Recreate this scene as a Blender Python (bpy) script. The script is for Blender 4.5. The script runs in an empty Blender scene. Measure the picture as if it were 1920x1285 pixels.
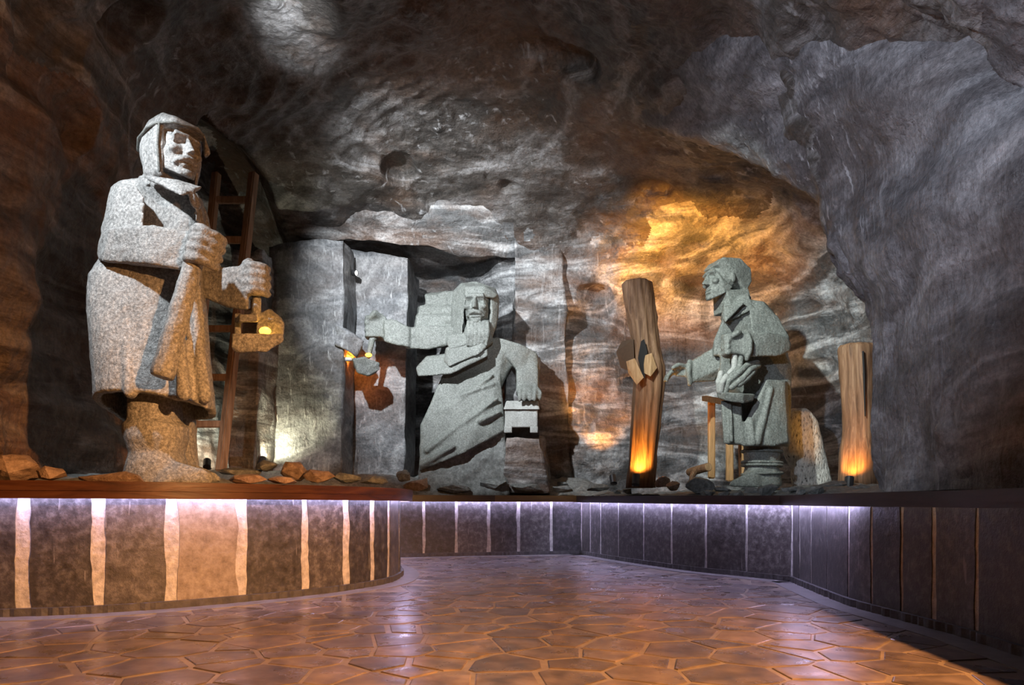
import bpy, bmesh, math, random
import numpy as np
from mathutils import Vector, Matrix
random.seed(7); np.random.seed(7)
scene = bpy.context.scene
COL = scene.collection
PI = math.pi

# ------------------------------------------------------------------ camera, world, lights
F = 1280.0; CH = 0.70; HOR = 950.0            # focal length in px, camera height, horizon row
cam_d = bpy.data.cameras.new('camera'); cam = bpy.data.objects.new('camera', cam_d); COL.objects.link(cam)
cam_d.sensor_width = 36.0; cam_d.lens = 24.0; cam_d.shift_y = (HOR - 642.5) / 1920.0
cam_d.clip_start = 0.02; cam_d.clip_end = 100
cam.location = (0, 0, CH); cam.rotation_euler = (PI/2, 0, 0)
scene.camera = cam
vs = scene.view_settings
vs.view_transform = 'Standard'; vs.look = 'None'; vs.gamma = 1.0; vs.use_curve_mapping = False; vs.exposure = 0.0
w = bpy.data.worlds.new('world'); scene.world = w; w.use_nodes = True
w.node_tree.nodes['Background'].inputs[0].default_value = (0.5, 0.55, 0.7, 1)
w.node_tree.nodes['Background'].inputs[1].default_value = 0.0

def P(px, py, D):
    """a place in the cave: seen at photo column px, row py, standing D metres away"""
    return Vector(((px - 960.0) / F * D, D, CH + (HOR - py) / F * D))

def light(kind, name, loc, target=None, power=100, color=(1,1,1), size=0.1, angle=60, blend=0.5):
    d = bpy.data.lights.new(name, kind); o = bpy.data.objects.new(name, d); COL.objects.link(o)
    d.energy = power; d.color = color; o.location = loc
    if kind == 'SPOT':
        d.spot_size = math.radians(angle); d.spot_blend = blend; d.shadow_soft_size = size
    elif kind == 'AREA':
        d.size = size
    else:
        d.shadow_soft_size = size
    if target is not None:
        o.rotation_euler = (Vector(target) - Vector(loc)).to_track_quat('-Z', 'Y').to_euler()
    return o

WHITE = (0.93, 0.97, 1.0); COOL = (0.8, 0.86, 1.0); WARM = (1.0, 0.40, 0.11); AMBER = (1.0, 0.42, 0.06)
# ceiling-mounted spotlights of the chamber (all above or beside the frame)
light('SPOT', 'key_spot_front_miner', (-3.2, 3.5, 4.1), P(280, 480, 5.2), 420, WHITE, 0.05, 54, 0.5)
light('SPOT', 'spot_back_wall', (-2.4, 6.0, 4.9), P(890, 570, 10.4), 1850, WHITE, 0.06, 70, 0.8)
light('SPOT', 'spot_right_miner', (-0.4, 4.6, 4.7), P(1420, 650, 8.5), 1500, (.93, 1.0, .93), 0.06, 38, 0.7)
light('SPOT', 'spot_ceiling_patch', (-1.6, 4.3, 4.15), P(545, -5, 6.3), 1100, WHITE, 0.03, 21, 1.0)
light('SPOT', 'spot_right_rock', (-1.6, 1.6, 3.0), P(1620, 430, 5.6), 830, COOL, 0.10, 56, 1.0)
light('SPOT', 'spot_upper_vault', (0.2, 2.6, 3.4), P(960, 450, 9.8), 620, WHITE, 0.12, 42, 1.0)
# warm floodlights of the visitors' walkway, behind and beside the camera
light('SPOT', 'warm_flood_walkway', (2.9, 0.2, 2.9), (-3.6, 4.7, 1.2), 480, WARM, 0.06, 58, 0.4)
light('SPOT', 'warm_flood_floor', (2.75, 0.0, 2.9), (-0.3, 3.0, 0.0), 2500, (1.0, .45, .15), 0.06, 70, 0.6)

# ------------------------------------------------------------------ noise
def _hash(i, j, k, seed):
    n = (i.astype(np.int64) * 374761393 + j.astype(np.int64) * 668265263 + k.astype(np.int64) * 2147483647 + seed * 974711) & 0xFFFFFFFF
    n = ((n ^ (n >> 13)) * 1274126177) & 0xFFFFFFFF
    n = ((n ^ (n >> 16)) * 2246822519) & 0xFFFFFFFF
    return (n & 0xFFFFFF) / float(0xFFFFFF) * 2 - 1
def vnoise(p, seed=0):
    f = np.floor(p); t = p - f; t = t * t * t * (t * (t * 6 - 15) + 10)
    i, j, k = (f[:, a].astype(np.int64) for a in range(3))
    r = 0
    for a in (0, 1):
        wa = t[:, 0] if a else 1 - t[:, 0]
        for b in (0, 1):
            wb = t[:, 1] if b else 1 - t[:, 1]
            for c in (0, 1):
                wc = t[:, 2] if c else 1 - t[:, 2]
                r = r + wa * wb * wc * _hash(i + a, j + b, k + c, seed)
    return r
def fbm(p, octv=4, seed=0, gain=0.5):
    s = 0; a = 1.0
    for o in range(octv):
        s = s + a * vnoise(p * (2.03 ** o) + o * 17.3, seed + o); a *= gain
    return s

# ------------------------------------------------------------------ materials
MATS = {}
class NT:
    def __init__(s, name):
        s.m = bpy.data.materials.new(name); s.m.use_nodes = True; s.t = s.m.node_tree
        s.b = s.t.nodes['Principled BSDF']; s.tc = s.t.nodes.new('ShaderNodeTexCoord')
        MATS[name] = s.m
    def n(s, typ, **kw):
        x = s.t.nodes.new(typ)
        for k, v in kw.items():
            if k in x.inputs: x.inputs[k].default_value = v
            else: setattr(x, k, v)
        return x
    def l(s, a, b): s.t.links.new(a, b)
    def mapping(s, scale=(1,1,1), rot=(0,0,0)):
        m = s.n('ShaderNodeMapping'); m.inputs['Scale'].default_value = scale; m.inputs['Rotation'].default_value = rot
        s.l(s.tc.outputs['Object'], m.inputs['Vector']); return m.outputs[0]
    def noise(s, scale, detail=4, rough=0.55, vec=None, dist=0.0):
        x = s.n('ShaderNodeTexNoise'); x.inputs['Scale'].default_value = scale; x.inputs['Detail'].default_value = detail
        x.inputs['Roughness'].default_value = rough; x.inputs['Distortion'].default_value = dist
        s.l(vec if vec is not None else s.tc.outputs['Object'], x.inputs['Vector']); return x.outputs[0]
    def ramp(s, fac, stops):
        r = s.n('ShaderNodeValToRGB'); e = r.color_ramp.elements
        while len(e) > 1: e.remove(e[-1])
        e[0].position = stops[0][0]; e[0].color = tuple(stops[0][1]) + (1,)
        for p, c in stops[1:]:
            q = e.new(p); q.color = tuple(c) + (1,)
        s.l(fac, r.inputs[0]); return r.outputs[0]
    def mix(s, fac, a, b, typ='MIX'):
        x = s.n('ShaderNodeMix', data_type='RGBA', blend_type=typ)
        for inp, v in ((x.inputs[0], fac), (x.inputs[6], a), (x.inputs[7], b)):
            if hasattr(v, 'links') or isinstance(v, bpy.types.NodeSocket): s.l(v, inp)
            else: inp.default_value = v if isinstance(v, float) else tuple(v) + (1,)
        return x.outputs[2]
    def math(s, op, a, b):
        x = s.n('ShaderNodeMath', operation=op)
        for inp, v in ((x.inputs[0], a), (x.inputs[1], b)):
            if isinstance(v, bpy.types.NodeSocket): s.l(v, inp)
            else: inp.default_value = v
        return x.outputs[0]
    def bump(s, h, strength=0.5, dist=0.02):
        x = s.n('ShaderNodeBump'); x.inputs['Strength'].default_value = strength; x.inputs['Distance'].default_value = dist
        s.l(h, x.inputs['Height'])
        if s.b.inputs['Normal'].is_linked: s.l(s.b.inputs['Normal'].links[0].from_socket, x.inputs['Normal'])
        s.l(x.outputs[0], s.b.inputs['Normal'])
    def color(s, c):
        if isinstance(c, bpy.types.NodeSocket): s.l(c, s.b.inputs['Base Color'])
        else: s.b.inputs['Base Color'].default_value = tuple(c) + (1,)
    def rough(s, v):
        if isinstance(v, bpy.types.NodeSocket): s.l(v, s.b.inputs['Roughness'])
        else: s.b.inputs['Roughness'].default_value = v

def rock_material(name, dark, mid, pale, brown, brown_amt, band_rot, scratch_scale, vein=0.5, pale_at=0.66, bs=(0.35, 0.35, 2.6), bb=0.45, sv=(1.0, 1.0, 0.10)):
    t = NT(name)
    big = t.noise(0.55, 3, 0.5)
    bandvec = t.mapping(bs, band_rot)
    band = t.noise(1.5, 7, 0.62, bandvec, 1.6)
    col = t.ramp(band, [(0.28, dark), (0.48, mid), (pale_at, [m * .55 + p * .45 for m, p in zip(mid, pale)]), (pale_at + .12, pale)])
    bn = t.noise(0.9, 5, 0.6, t.mapping((0.5, 0.5, 1.6), band_rot))
    bm_ = t.math('MULTIPLY', t.ramp(bn, [(0.47, (0, 0, 0)), (0.62, (1, 1, 1))]), brown_amt)
    col = t.mix(bm_, col, brown)
    fine = t.noise(26, 5, 0.7)
    col = t.mix(0.55, col, t.ramp(fine, [(0.32, (.22, .22, .22)), (0.5, (.9, .9, .9)), (0.68, (1.6, 1.6, 1.6))]), 'MULTIPLY')
    # pale salt veins and chisel lines
    sc = t.noise(scratch_scale, 3, 0.6, t.mapping(sv, (0.15, 0.25, 0)), 0.5)
    vm = t.math('MULTIPLY', t.ramp(sc, [(0.60, (0, 0, 0)), (0.72, (1, 1, 1))]), t.ramp(big, [(0.42, (0, 0, 0)), (0.62, (1, 1, 1))]))
    col = t.mix(t.math('MULTIPLY', vm, vein), col, pale)
    t.color(col)
    t.rough(t.ramp(t.noise(9, 4), [(0.35, (.38,) * 3), (0.7, (.75,) * 3)]))
    t.b.inputs['Specular IOR Level'].default_value = 0.6
    t.bump(t.noise(4.0, 6, 0.65, bandvec, 1.0), bb, 0.08)
    t.bump(t.noise(5.0, 6, 0.62), 0.5, 0.08)
    t.bump(sc, 0.55, 0.03)
    t.bump(t.noise(38, 4, 0.7), 0.6, 0.012)
    return t.m
rock_material('rock_back', (.035, .036, .038), (.15, .155, .16), (.72, .74, .76), (.22, .11, .055), 0.5, (0.0, 0.28, 0.1), 9, 0.5, 0.56, (.4, .4, 1.7), 0.45)
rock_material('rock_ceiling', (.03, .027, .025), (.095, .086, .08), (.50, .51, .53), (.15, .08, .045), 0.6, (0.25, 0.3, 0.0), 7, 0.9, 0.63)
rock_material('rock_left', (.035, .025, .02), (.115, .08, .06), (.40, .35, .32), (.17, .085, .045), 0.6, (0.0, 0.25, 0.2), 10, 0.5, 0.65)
rock_material('rock_right', (.05, .049, .054), (.14, .138, .15), (.55, .56, .60), (.12, .09, .08), 0.3, (0.9, 0.2, 0.0), 15, 1.0, 0.66, (.6, .6, 1.4), 0.35, (1, 1, .13))
rock_material('rock_pillar', (.07, .073, .08), (.18, .19, .205), (.62, .64, .66), (.2, .13, .09), 0.2, (0.0, 0.12, 0.0), 16, 1.0, 0.64, (.9, .9, 1.5), 0.15, (1, 1, .22))

def statue_stone(name, a, b, c, sp=55):
    t = NT(name)
    col = t.ramp(t.noise(sp, 6, 0.75), [(0.30, a), (0.5, b), (0.70, c)])
    big = t.noise(3.0, 5, 0.6, t.mapping((1, 1, .5), (.2, .4, 0)))
    col = t.mix(0.6, col, t.ramp(big, [(0.3, (.6, .6, .6)), (0.7, (1.15, 1.15, 1.15))]), 'MULTIPLY')
    t.color(col); t.rough(0.5); t.b.inputs['Specular IOR Level'].default_value = 0.55
    t.bump(t.noise(16, 4, 0.6, t.mapping((1, 1, .35), (.3, .5, 0))), 0.35, 0.03)
    t.bump(t.noise(70, 4, 0.7), 0.6, 0.012)
    return t.m
statue_stone('salt_green', (.09, .10, .093), (.215, .235, .22), (.42, .45, .42))
statue_stone('salt_speckled', (.08, .085, .085), (.30, .31, .31), (.64, .65, .65), 48)
statue_stone('salt_light', (.30, .31, .30), (.48, .5, .48), (.66, .68, .66))
statue_stone('salt_dark', (.06, .065, .06), (.14, .15, .145), (.3, .32, .3))
statue_stone('rubble_grey', (.10, .106, .104), (.22, .235, .23), (.42, .445, .435), 20)
statue_stone('rubble_tan', (.16, .11, .08), (.32, .22, .16), (.5, .38, .3), 20)

def pale_porous():
    t = NT('porous_salt')
    h = t.noise(42, 3, 0.6, t.mapping((1, 1, .45), (0, .2, 0)))
    t.color(t.ramp(h, [(0.30, (.06, .055, .05)), (0.40, (.45, .44, .41)), (0.6, (.68, .67, .63))]))
    t.rough(0.8); t.bump(h, 0.8, 0.03); return t.m
pale_porous()

def slab_material():
    t = NT('slab_stone')
    oi = t.n('ShaderNodeObjectInfo')
    n = t.noise(16, 6, 0.7)
    col = t.ramp(n, [(0.28, (.028, .026, .026)), (0.5, (.075, .07, .068)), (0.72, (.19, .18, .175))])
    col = t.mix(1.0, col, t.ramp(oi.outputs['Random'], [(0.0, (.62, .62, .62)), (0.55, (1.0, .98, .95)), (0.9, (1.35, 1.32, 1.28))]), 'MULTIPLY')
    scr = t.noise(5, 2, 0.5, t.mapping((6, 6, .7), (.3, .7, .2)), 0.3)
    col = t.mix(t.math('MULTIPLY', t.ramp(scr, [(0.70, (0, 0, 0)), (0.74, (1, 1, 1))]), 0.4), col, (.4, .38, .36))
    t.color(col); t.rough(t.ramp(n, [(0.3, (.35,) * 3), (0.7, (.6,) * 3)]))
    t.bump(n, 0.5, 0.012); return t.m
slab_material()
def slab_warm_lit():  # slab stone with the orange floodlight's brightening put into its colour
    t = NT('slab_warm_lit')
    n = t.noise(16, 6, 0.7)
    t.color(t.ramp(n, [(0.28, (.16, .13, .105)), (0.5, (.32, .27, .22)), (0.72, (.46, .40, .34))])); t.rough(0.5); t.bump(n, 0.4, 0.01)
slab_warm_lit()
def mortar_material():
    t = NT('mortar')
    n = t.noise(20, 5, 0.65)
    t.color(t.ramp(n, [(0.3, (.38, .36, .34)), (0.65, (.74, .72, .69))])); t.rough(0.75); t.bump(n, 0.5, 0.02)
mortar_material()
def concrete_dark():
    t = NT('plinth_concrete')
    n = t.noise(14, 5, 0.65)
    t.color(t.ramp(n, [(0.3, (.05, .048, .046)), (0.7, (.13, .12, .115))])); t.rough(0.6); t.bump(n, 0.5, 0.02)
concrete_dark()
def floor_mats():
    t = NT('flagstone')
    oi = t.n('ShaderNodeObjectInfo')
    n = t.noise(7, 4, 0.55, t.mapping((1, 1, 1), (0, 0, .4)), 0.2)
    col = t.ramp(n, [(0.3, (.085, .064, .057)), (0.5, (.175, .133, .115)), (0.72, (.29, .22, .185))])
    col = t.mix(1.0, col, t.ramp(oi.outputs['Random'], [(0, (.7, .68, .68)), (0.5, (1, 1, 1)), (1, (1.35, 1.3, 1.22))]), 'MULTIPLY')
    t.color(col); t.rough(t.ramp(t.noise(5, 4), [(0.35, (.24,) * 3), (0.7, (.42,) * 3)]))
    t.b.inputs['Specular IOR Level'].default_value = 0.6
    t.bump(t.noise(9, 4, 0.5), 0.10, 0.01)
    t = NT('floor_mortar')
    n = t.noise(12, 5, 0.65)
    t.color(t.ramp(n, [(0.3, (.22, .17, .13)), (0.7, (.38, .30, .23))])); t.rough(0.32); t.bump(n, 0.2, 0.01)
    t = NT('floor_border')
    n = t.noise(8, 5, 0.6)
    t.color(t.ramp(n, [(0.3, (.20, .185, .18)), (0.7, (.34, .32, .31))])); t.rough(0.35); t.bump(n, 0.2, 0.01)
floor_mats()
def wood(name, a, b, c, rough, sx=(9, 9, .7), bump=0.3, spec=0.5):
    t = NT(name)
    n = t.noise(2.2, 7, 0.65, t.mapping(sx), 1.2)
    t.color(t.ramp(n, [(0.3, a), (0.5, b), (0.72, c)])); t.rough(rough); t.bump(n, bump, 0.03)
    t.b.inputs['Specular IOR Level'].default_value = spec
    return t.m
wood('wood_post', (.10, .05, .026), (.24, .13, .07), (.42, .26, .15), 0.7)
wood('wood_split', (.30, .17, .08), (.52, .32, .16), (.70, .48, .28), 0.75)
wood('wood_ladder', (.17, .095, .055), (.32, .20, .12), (.45, .30, .2), 0.7)
wood('wood_bench', (.32, .17, .07), (.52, .30, .13), (.64, .40, .2), 0.6)
wood('wood_coping', (.028, .012, .008), (.075, .028, .015), (.13, .055, .028), 0.28, (.8, .8, 6), 0.05, 0.6)
wood('wood_coping_dark', (.012, .008, .008), (.03, .018, .016), (.05, .03, .025), 0.35, (.8, .8, 6), 0.05, 0.6)
wood('wood_coping_ochre', (.07, .035, .012), (.15, .08, .028), (.22, .12, .045), 0.35, (.8, .8, 6), 0.05, 0.6)
def plain(name, c, r=0.5, metal=0.0):
    t = NT(name); n = t.noise(30, 3); t.color(t.mix(0.3, c, t.ramp(n, [(.3, (.6, .6, .6)), (.7, (1.2, 1.2, 1.2))]), 'MULTIPLY')); t.rough(r); t.b.inputs['Metallic'].default_value = metal
plain('lamp_metal', (.12, .12, .13), 0.4, 0.8); plain('lamp_white', (.7, .7, .68), 0.4); plain('bark', (.10, .06, .035), 0.85); plain('charcoal', (.02, .019, .02), 0.8)
def emit(name, c, s):
    t = NT(name); t.color(c); t.b.inputs['Emission Color'].default_value = tuple(c) + (1,); t.b.inputs['Emission Strength'].default_value = s
emit('led_strip', (.62, .58, 1.0), 58.0); emit('led_dim', (.9, .85, .75), 0.6)
emit('flame', (1.0, .45, .05), 4.5); emit('lens_amber', (1.0, .55, .12), 14.0); emit('lens_white', (1, .98, .92), 10.0)

# ------------------------------------------------------------------ mesh helpers
def tag(o, label=None, cat=None, group=None, kind=None):
    if label: o['label'] = label
    if cat: o['category'] = cat
    if group: o['group'] = group
    if kind: o['kind'] = kind
    return o
def empty(name, loc, label=None, cat=None, group=None, kind=None):
    o = bpy.data.objects.new(name, None); COL.objects.link(o); o.location = loc; o.empty_display_size = 0.1
    return tag(o, label, cat, group, kind)
def link(name, me, mat, parent=None):
    o = bpy.data.objects.new(name, me); COL.objects.link(o)
    if mat: 
        me.materials.clear(); me.materials.append(MATS[mat])
    if parent is not None:
        r = parent; off = Vector(parent.location)
        while r.parent: r = r.parent; off += Vector(r.location)
        me.transform(Matrix.Translation(-off)); o.parent = parent
    return o
def from_np(name, V, Fc, mat, parent=None, smooth=True):
    me = bpy.data.meshes.new(name); me.from_pydata([tuple(v) for v in V], [], Fc)
    if smooth: me.polygons.foreach_set('use_smooth', [True] * len(me.polygons))
    me.update(); return link(name, me, mat, parent)
def from_bm(name, bm, mat, parent=None, smooth=False):
    bmesh.ops.recalc_face_normals(bm, faces=bm.faces[:])
    me = bpy.data.meshes.new(name); bm.to_mesh(me); bm.free()
    if smooth: me.polygons.foreach_set('use_smooth', [True] * len(me.polygons))
    return link(name, me, mat, parent)

def hull(bm, pts):
    vs_ = [bm.verts.new(p) for p in pts]
    r = bmesh.ops.convex_hull(bm, input=vs_)
    junk = list({e for e in r['geom_interior'] + r['geom_unused'] if isinstance(e, bmesh.types.BMVert)})
    if junk: bmesh.ops.delete(bm, geom=junk, context='VERTS')
def ell(bm, c, r, rot=None, seg=14):
    M = Matrix.Translation(c) @ (rot.to_4x4() if rot is not None else Matrix.Identity(4)) @ Matrix.Diagonal((r[0], r[1], r[2], 1))
    bmesh.ops.create_uvsphere(bm, u_segments=seg, v_segments=max(6, seg // 2 + 2), radius=1.0, matrix=M)
def capsule(bm, a, b, ra, rb=None, seg=10):
    rb = ra if rb is None else rb
    a = Vector(a); b = Vector(b); d = (b - a)
    L = d.length or 1e-5
    q = d.to_track_quat('Z', 'Y').to_matrix()
    rings = []
    prof = [(-ra * .95, ra * .32), (-ra * .65, ra * .76), (0, ra), (L, rb), (L + rb * .65, rb * .76), (L + rb * .95, rb * .32)]
    for z, r in prof:
        rings.append([bm.verts.new(a + q @ Vector((r * math.cos(2 * PI * k / seg), r * math.sin(2 * PI * k / seg), z))) for k in range(seg)])
    for i in range(len(rings) - 1):
        for k in range(seg):
            bm.faces.new((rings[i][k], rings[i][(k + 1) % seg], rings[i + 1][(k + 1) % seg], rings[i + 1][k]))
    bm.faces.new(rings[0][::-1]); bm.faces.new(rings[-1])
def chain(bm, pts, rads, seg=10):
    for i in range(len(pts) - 1): capsule(bm, pts[i], pts[i + 1], rads[i], rads[i + 1], seg)
def loft(bm, rings, cap=True):
    R = [[bm.verts.new(p) for p in r] for r in rings]
    n = len(R[0])
    for i in range(len(R) - 1):
        for k in range(n):
            bm.faces.new((R[i][k], R[i][(k + 1) % n], R[i + 1][(k + 1) % n], R[i + 1][k]))
    if cap: bm.faces.new(R[0][::-1]); bm.faces.new(R[-1])
    return R
def box8(c, cuts=0):
    """closed block from eight corners, order: (x-,y-,z-),(x+,y-,z-),(x+,y+,z-),(x-,y+,z-), then the same at z+"""
    bm = bmesh.new(); v = [bm.verts.new(p) for p in c]
    for f in ((0, 3, 2, 1), (4, 5, 6, 7), (0, 1, 5, 4), (1, 2, 6, 5), (2, 3, 7, 6), (3, 0, 4, 7)): bm.faces.new([v[i] for i in f])
    if cuts: bmesh.ops.subdivide_edges(bm, edges=bm.edges[:], cuts=cuts, use_grid_fill=True)
    return bm
def cube_bm(c, s, bev=0.0, rot=None):
    bm = bmesh.new(); M = Matrix.Translation(c) @ (rot.to_4x4() if rot is not None else Matrix.Identity(4)) @ Matrix.Diagonal((s[0], s[1], s[2], 1))
    bmesh.ops.create_cube(bm, size=1.0, matrix=M)
    if bev: bmesh.ops.bevel(bm, geom=bm.edges[:], offset=bev, segments=2, affect='EDGES', clamp_overlap=True)
    return bm
def roughen(me, amp, scale, octv=3, seed=0, aniso=(1, 1, 1)):
    n = len(me.vertices); co = np.empty(n * 3); me.vertices.foreach_get('co', co); co = co.reshape(-1, 3)
    nr = np.empty(n * 3); me.vertex_normals.foreach_get('vector', nr); nr = nr.reshape(-1, 3)
    co = co + nr * (amp * fbm(co * scale * np.array(aniso), octv, seed))[:, None]
    me.vertices.foreach_set('co', co.ravel()); me.update()
def rock_from_bm(name, bm, mat, parent=None, amp=0.03, scale=2.0, seed=0, smooth=True, octv=4):
    bmesh.ops.recalc_face_normals(bm, faces=bm.faces[:])
    me = bpy.data.meshes.new(name); bm.to_mesh(me); bm.free()
    roughen(me, amp, scale, octv, seed)
    if smooth: me.polygons.foreach_set('use_smooth', [True] * len(me.polygons))
    return link(name, me, mat, parent)
def carve(name, bm, mat, parent=None, voxel=0.016, smooth=2, amp=0.004, scale=14, seed=0, dents=()):
    """weld overlapping solids into one continuous carved surface"""
    bmesh.ops.recalc_face_normals(bm, faces=bm.faces[:])
    me = bpy.data.meshes.new(name + '_raw'); bm.to_mesh(me); bm.free()
    tmp = bpy.data.objects.new('tmp', me); COL.objects.link(tmp)
    m = tmp.modifiers.new('r', 'REMESH'); m.mode = 'VOXEL'; m.voxel_size = voxel
    if smooth:
        s = tmp.modifiers.new('s', 'SMOOTH'); s.factor = 0.5; s.iterations = smooth
    dg = bpy.context.evaluated_depsgraph_get()
    out = bpy.data.meshes.new_from_object(tmp.evaluated_get(dg)); out.name = name
    bpy.data.objects.remove(tmp); bpy.data.meshes.remove(me)
    if dents:
        n = len(out.vertices); co = np.empty(n * 3); out.vertices.foreach_get('co', co); co = co.reshape(-1, 3)
        for ctr_, ax_, vec in dents:          # ax_: 3x3 matrix to unit-sphere space of the chisel cut
            d = (co - np.array(ctr_)) @ np.array(ax_).T
            co = co + np.exp(-2.0 * (d * d).sum(1))[:, None] * np.array(vec)
        out.vertices.foreach_set('co', co.ravel()); out.update()
    if amp: roughen(out, amp, scale, 3, seed)
    out.polygons.foreach_set('use_smooth', [True] * len(out.polygons))
    return link(name, out, mat, parent)

# ------------------------------------------------------------------ plan of the low walls
def catmull(pts, n=16):
    p = [Vector(q) for q in pts]; p = [2 * p[0] - p[1]] + p + [2 * p[-1] - p[-2]]
    out = []
    for i in range(1, len(p) - 2):
        for k in range(n):
            t = k / n; a, b, c, d = p[i - 1], p[i], p[i + 1], p[i + 2]
            out.append(0.5 * ((2 * b) + (c - a) * t + (2 * a - 5 * b + 4 * c - d) * t * t + (3 * b - a - 3 * c + d) * t ** 3))
    out.append(p[-2]); return out
def resample(path, step=0.03):
    L = [0]
    for a, b in zip(path, path[1:]): L.append(L[-1] + (b - a).length)
    n = max(2, int(L[-1] / step)); out = []; j = 0
    for i in range(n + 1):
        s = L[-1] * i / n
        while j < len(L) - 2 and L[j + 1] < s: j += 1
        t = (s - L[j]) / max(1e-9, L[j + 1] - L[j]); out.append(path[j].lerp(path[j + 1], t))
    return out
LEFT = resample(catmull([(-5.2, 4.25), (-4.2, 4.2), (-3.23, 4.31), (-2.66, 4.48), (-2.12, 4.84), (-1.53, 5.43), (-1.22, 5.97), (-1.12, 6.42), (-1.17, 7.1), (-1.42, 7.9), (-1.85, 8.7), (-2.4, 9.2)]))
FAR = resample(catmull([(-2.3, 9.13), (-1.62, 9.28), (-0.45, 9.63), (1.02, 9.96)]))
MID = resample(catmull([(1.02, 9.96), (1.24, 9.2), (1.55, 8.3), (1.95, 7.34), (2.31, 6.79), (2.60, 6.31)]))
RIGHT = resample(catmull([(2.60, 6.31), (2.47, 5.43), (2.39, 4.79), (2.40, 4.17), (2.42, 3.69), (2.39, 3.26), (2.3, 2.2), (2.2, 0.8), (2.2, -1.0)]))
def normals2(path):
    out = []
    for i in range(len(path)):
        d = (path[min(i + 1, len(path) - 1)] - path[max(i - 1, 0)]).normalized(); out.append(Vector((d.y, -d.x)))
    return out
def pxcol(p): return 960 + F * p.x / p.y if p.y > 0.05 else 9e9
def strip_solid(name, path, nrm, o0, o1, z0, z1, mat, parent=None, wob=0.0, seed=0):
    """solid band along a path between offsets o0 (back) and o1 (front), heights z0..z1 (numbers or functions of index)"""
    rng = random.Random(seed); V = []; Fc = []
    f0 = z0 if callable(z0) else (lambda i: z0); f1 = z1 if callable(z1) else (lambda i: z1)
    for i, (p, n) in enumerate(zip(path, nrm)):
        e = rng.uniform(-wob, wob)
        a = p + n * o0; b = p + n * (o1 + e)
        V += [(a.x, a.y, f0(i)), (b.x, b.y, f0(i)), (b.x, b.y, f1(i)), (a.x, a.y, f1(i))]
    m = len(path)
    for i in range(m - 1):
        for k in range(4):
            Fc.append((4 * i + k, 4 * i + (k + 1) % 4, 4 * i + 4 + (k + 1) % 4, 4 * i + 4 + k))
    Fc += [(3, 2, 1, 0), tuple(4 * (m - 1) + k for k in range(4))]
    o = from_np(name, V, Fc, mat, parent, smooth=False)
    bm = bmesh.new(); bm.from_mesh(o.data); bmesh.ops.recalc_face_normals(bm, faces=bm.faces[:]); bm.to_mesh(o.data); bm.free()
    return o

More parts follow.
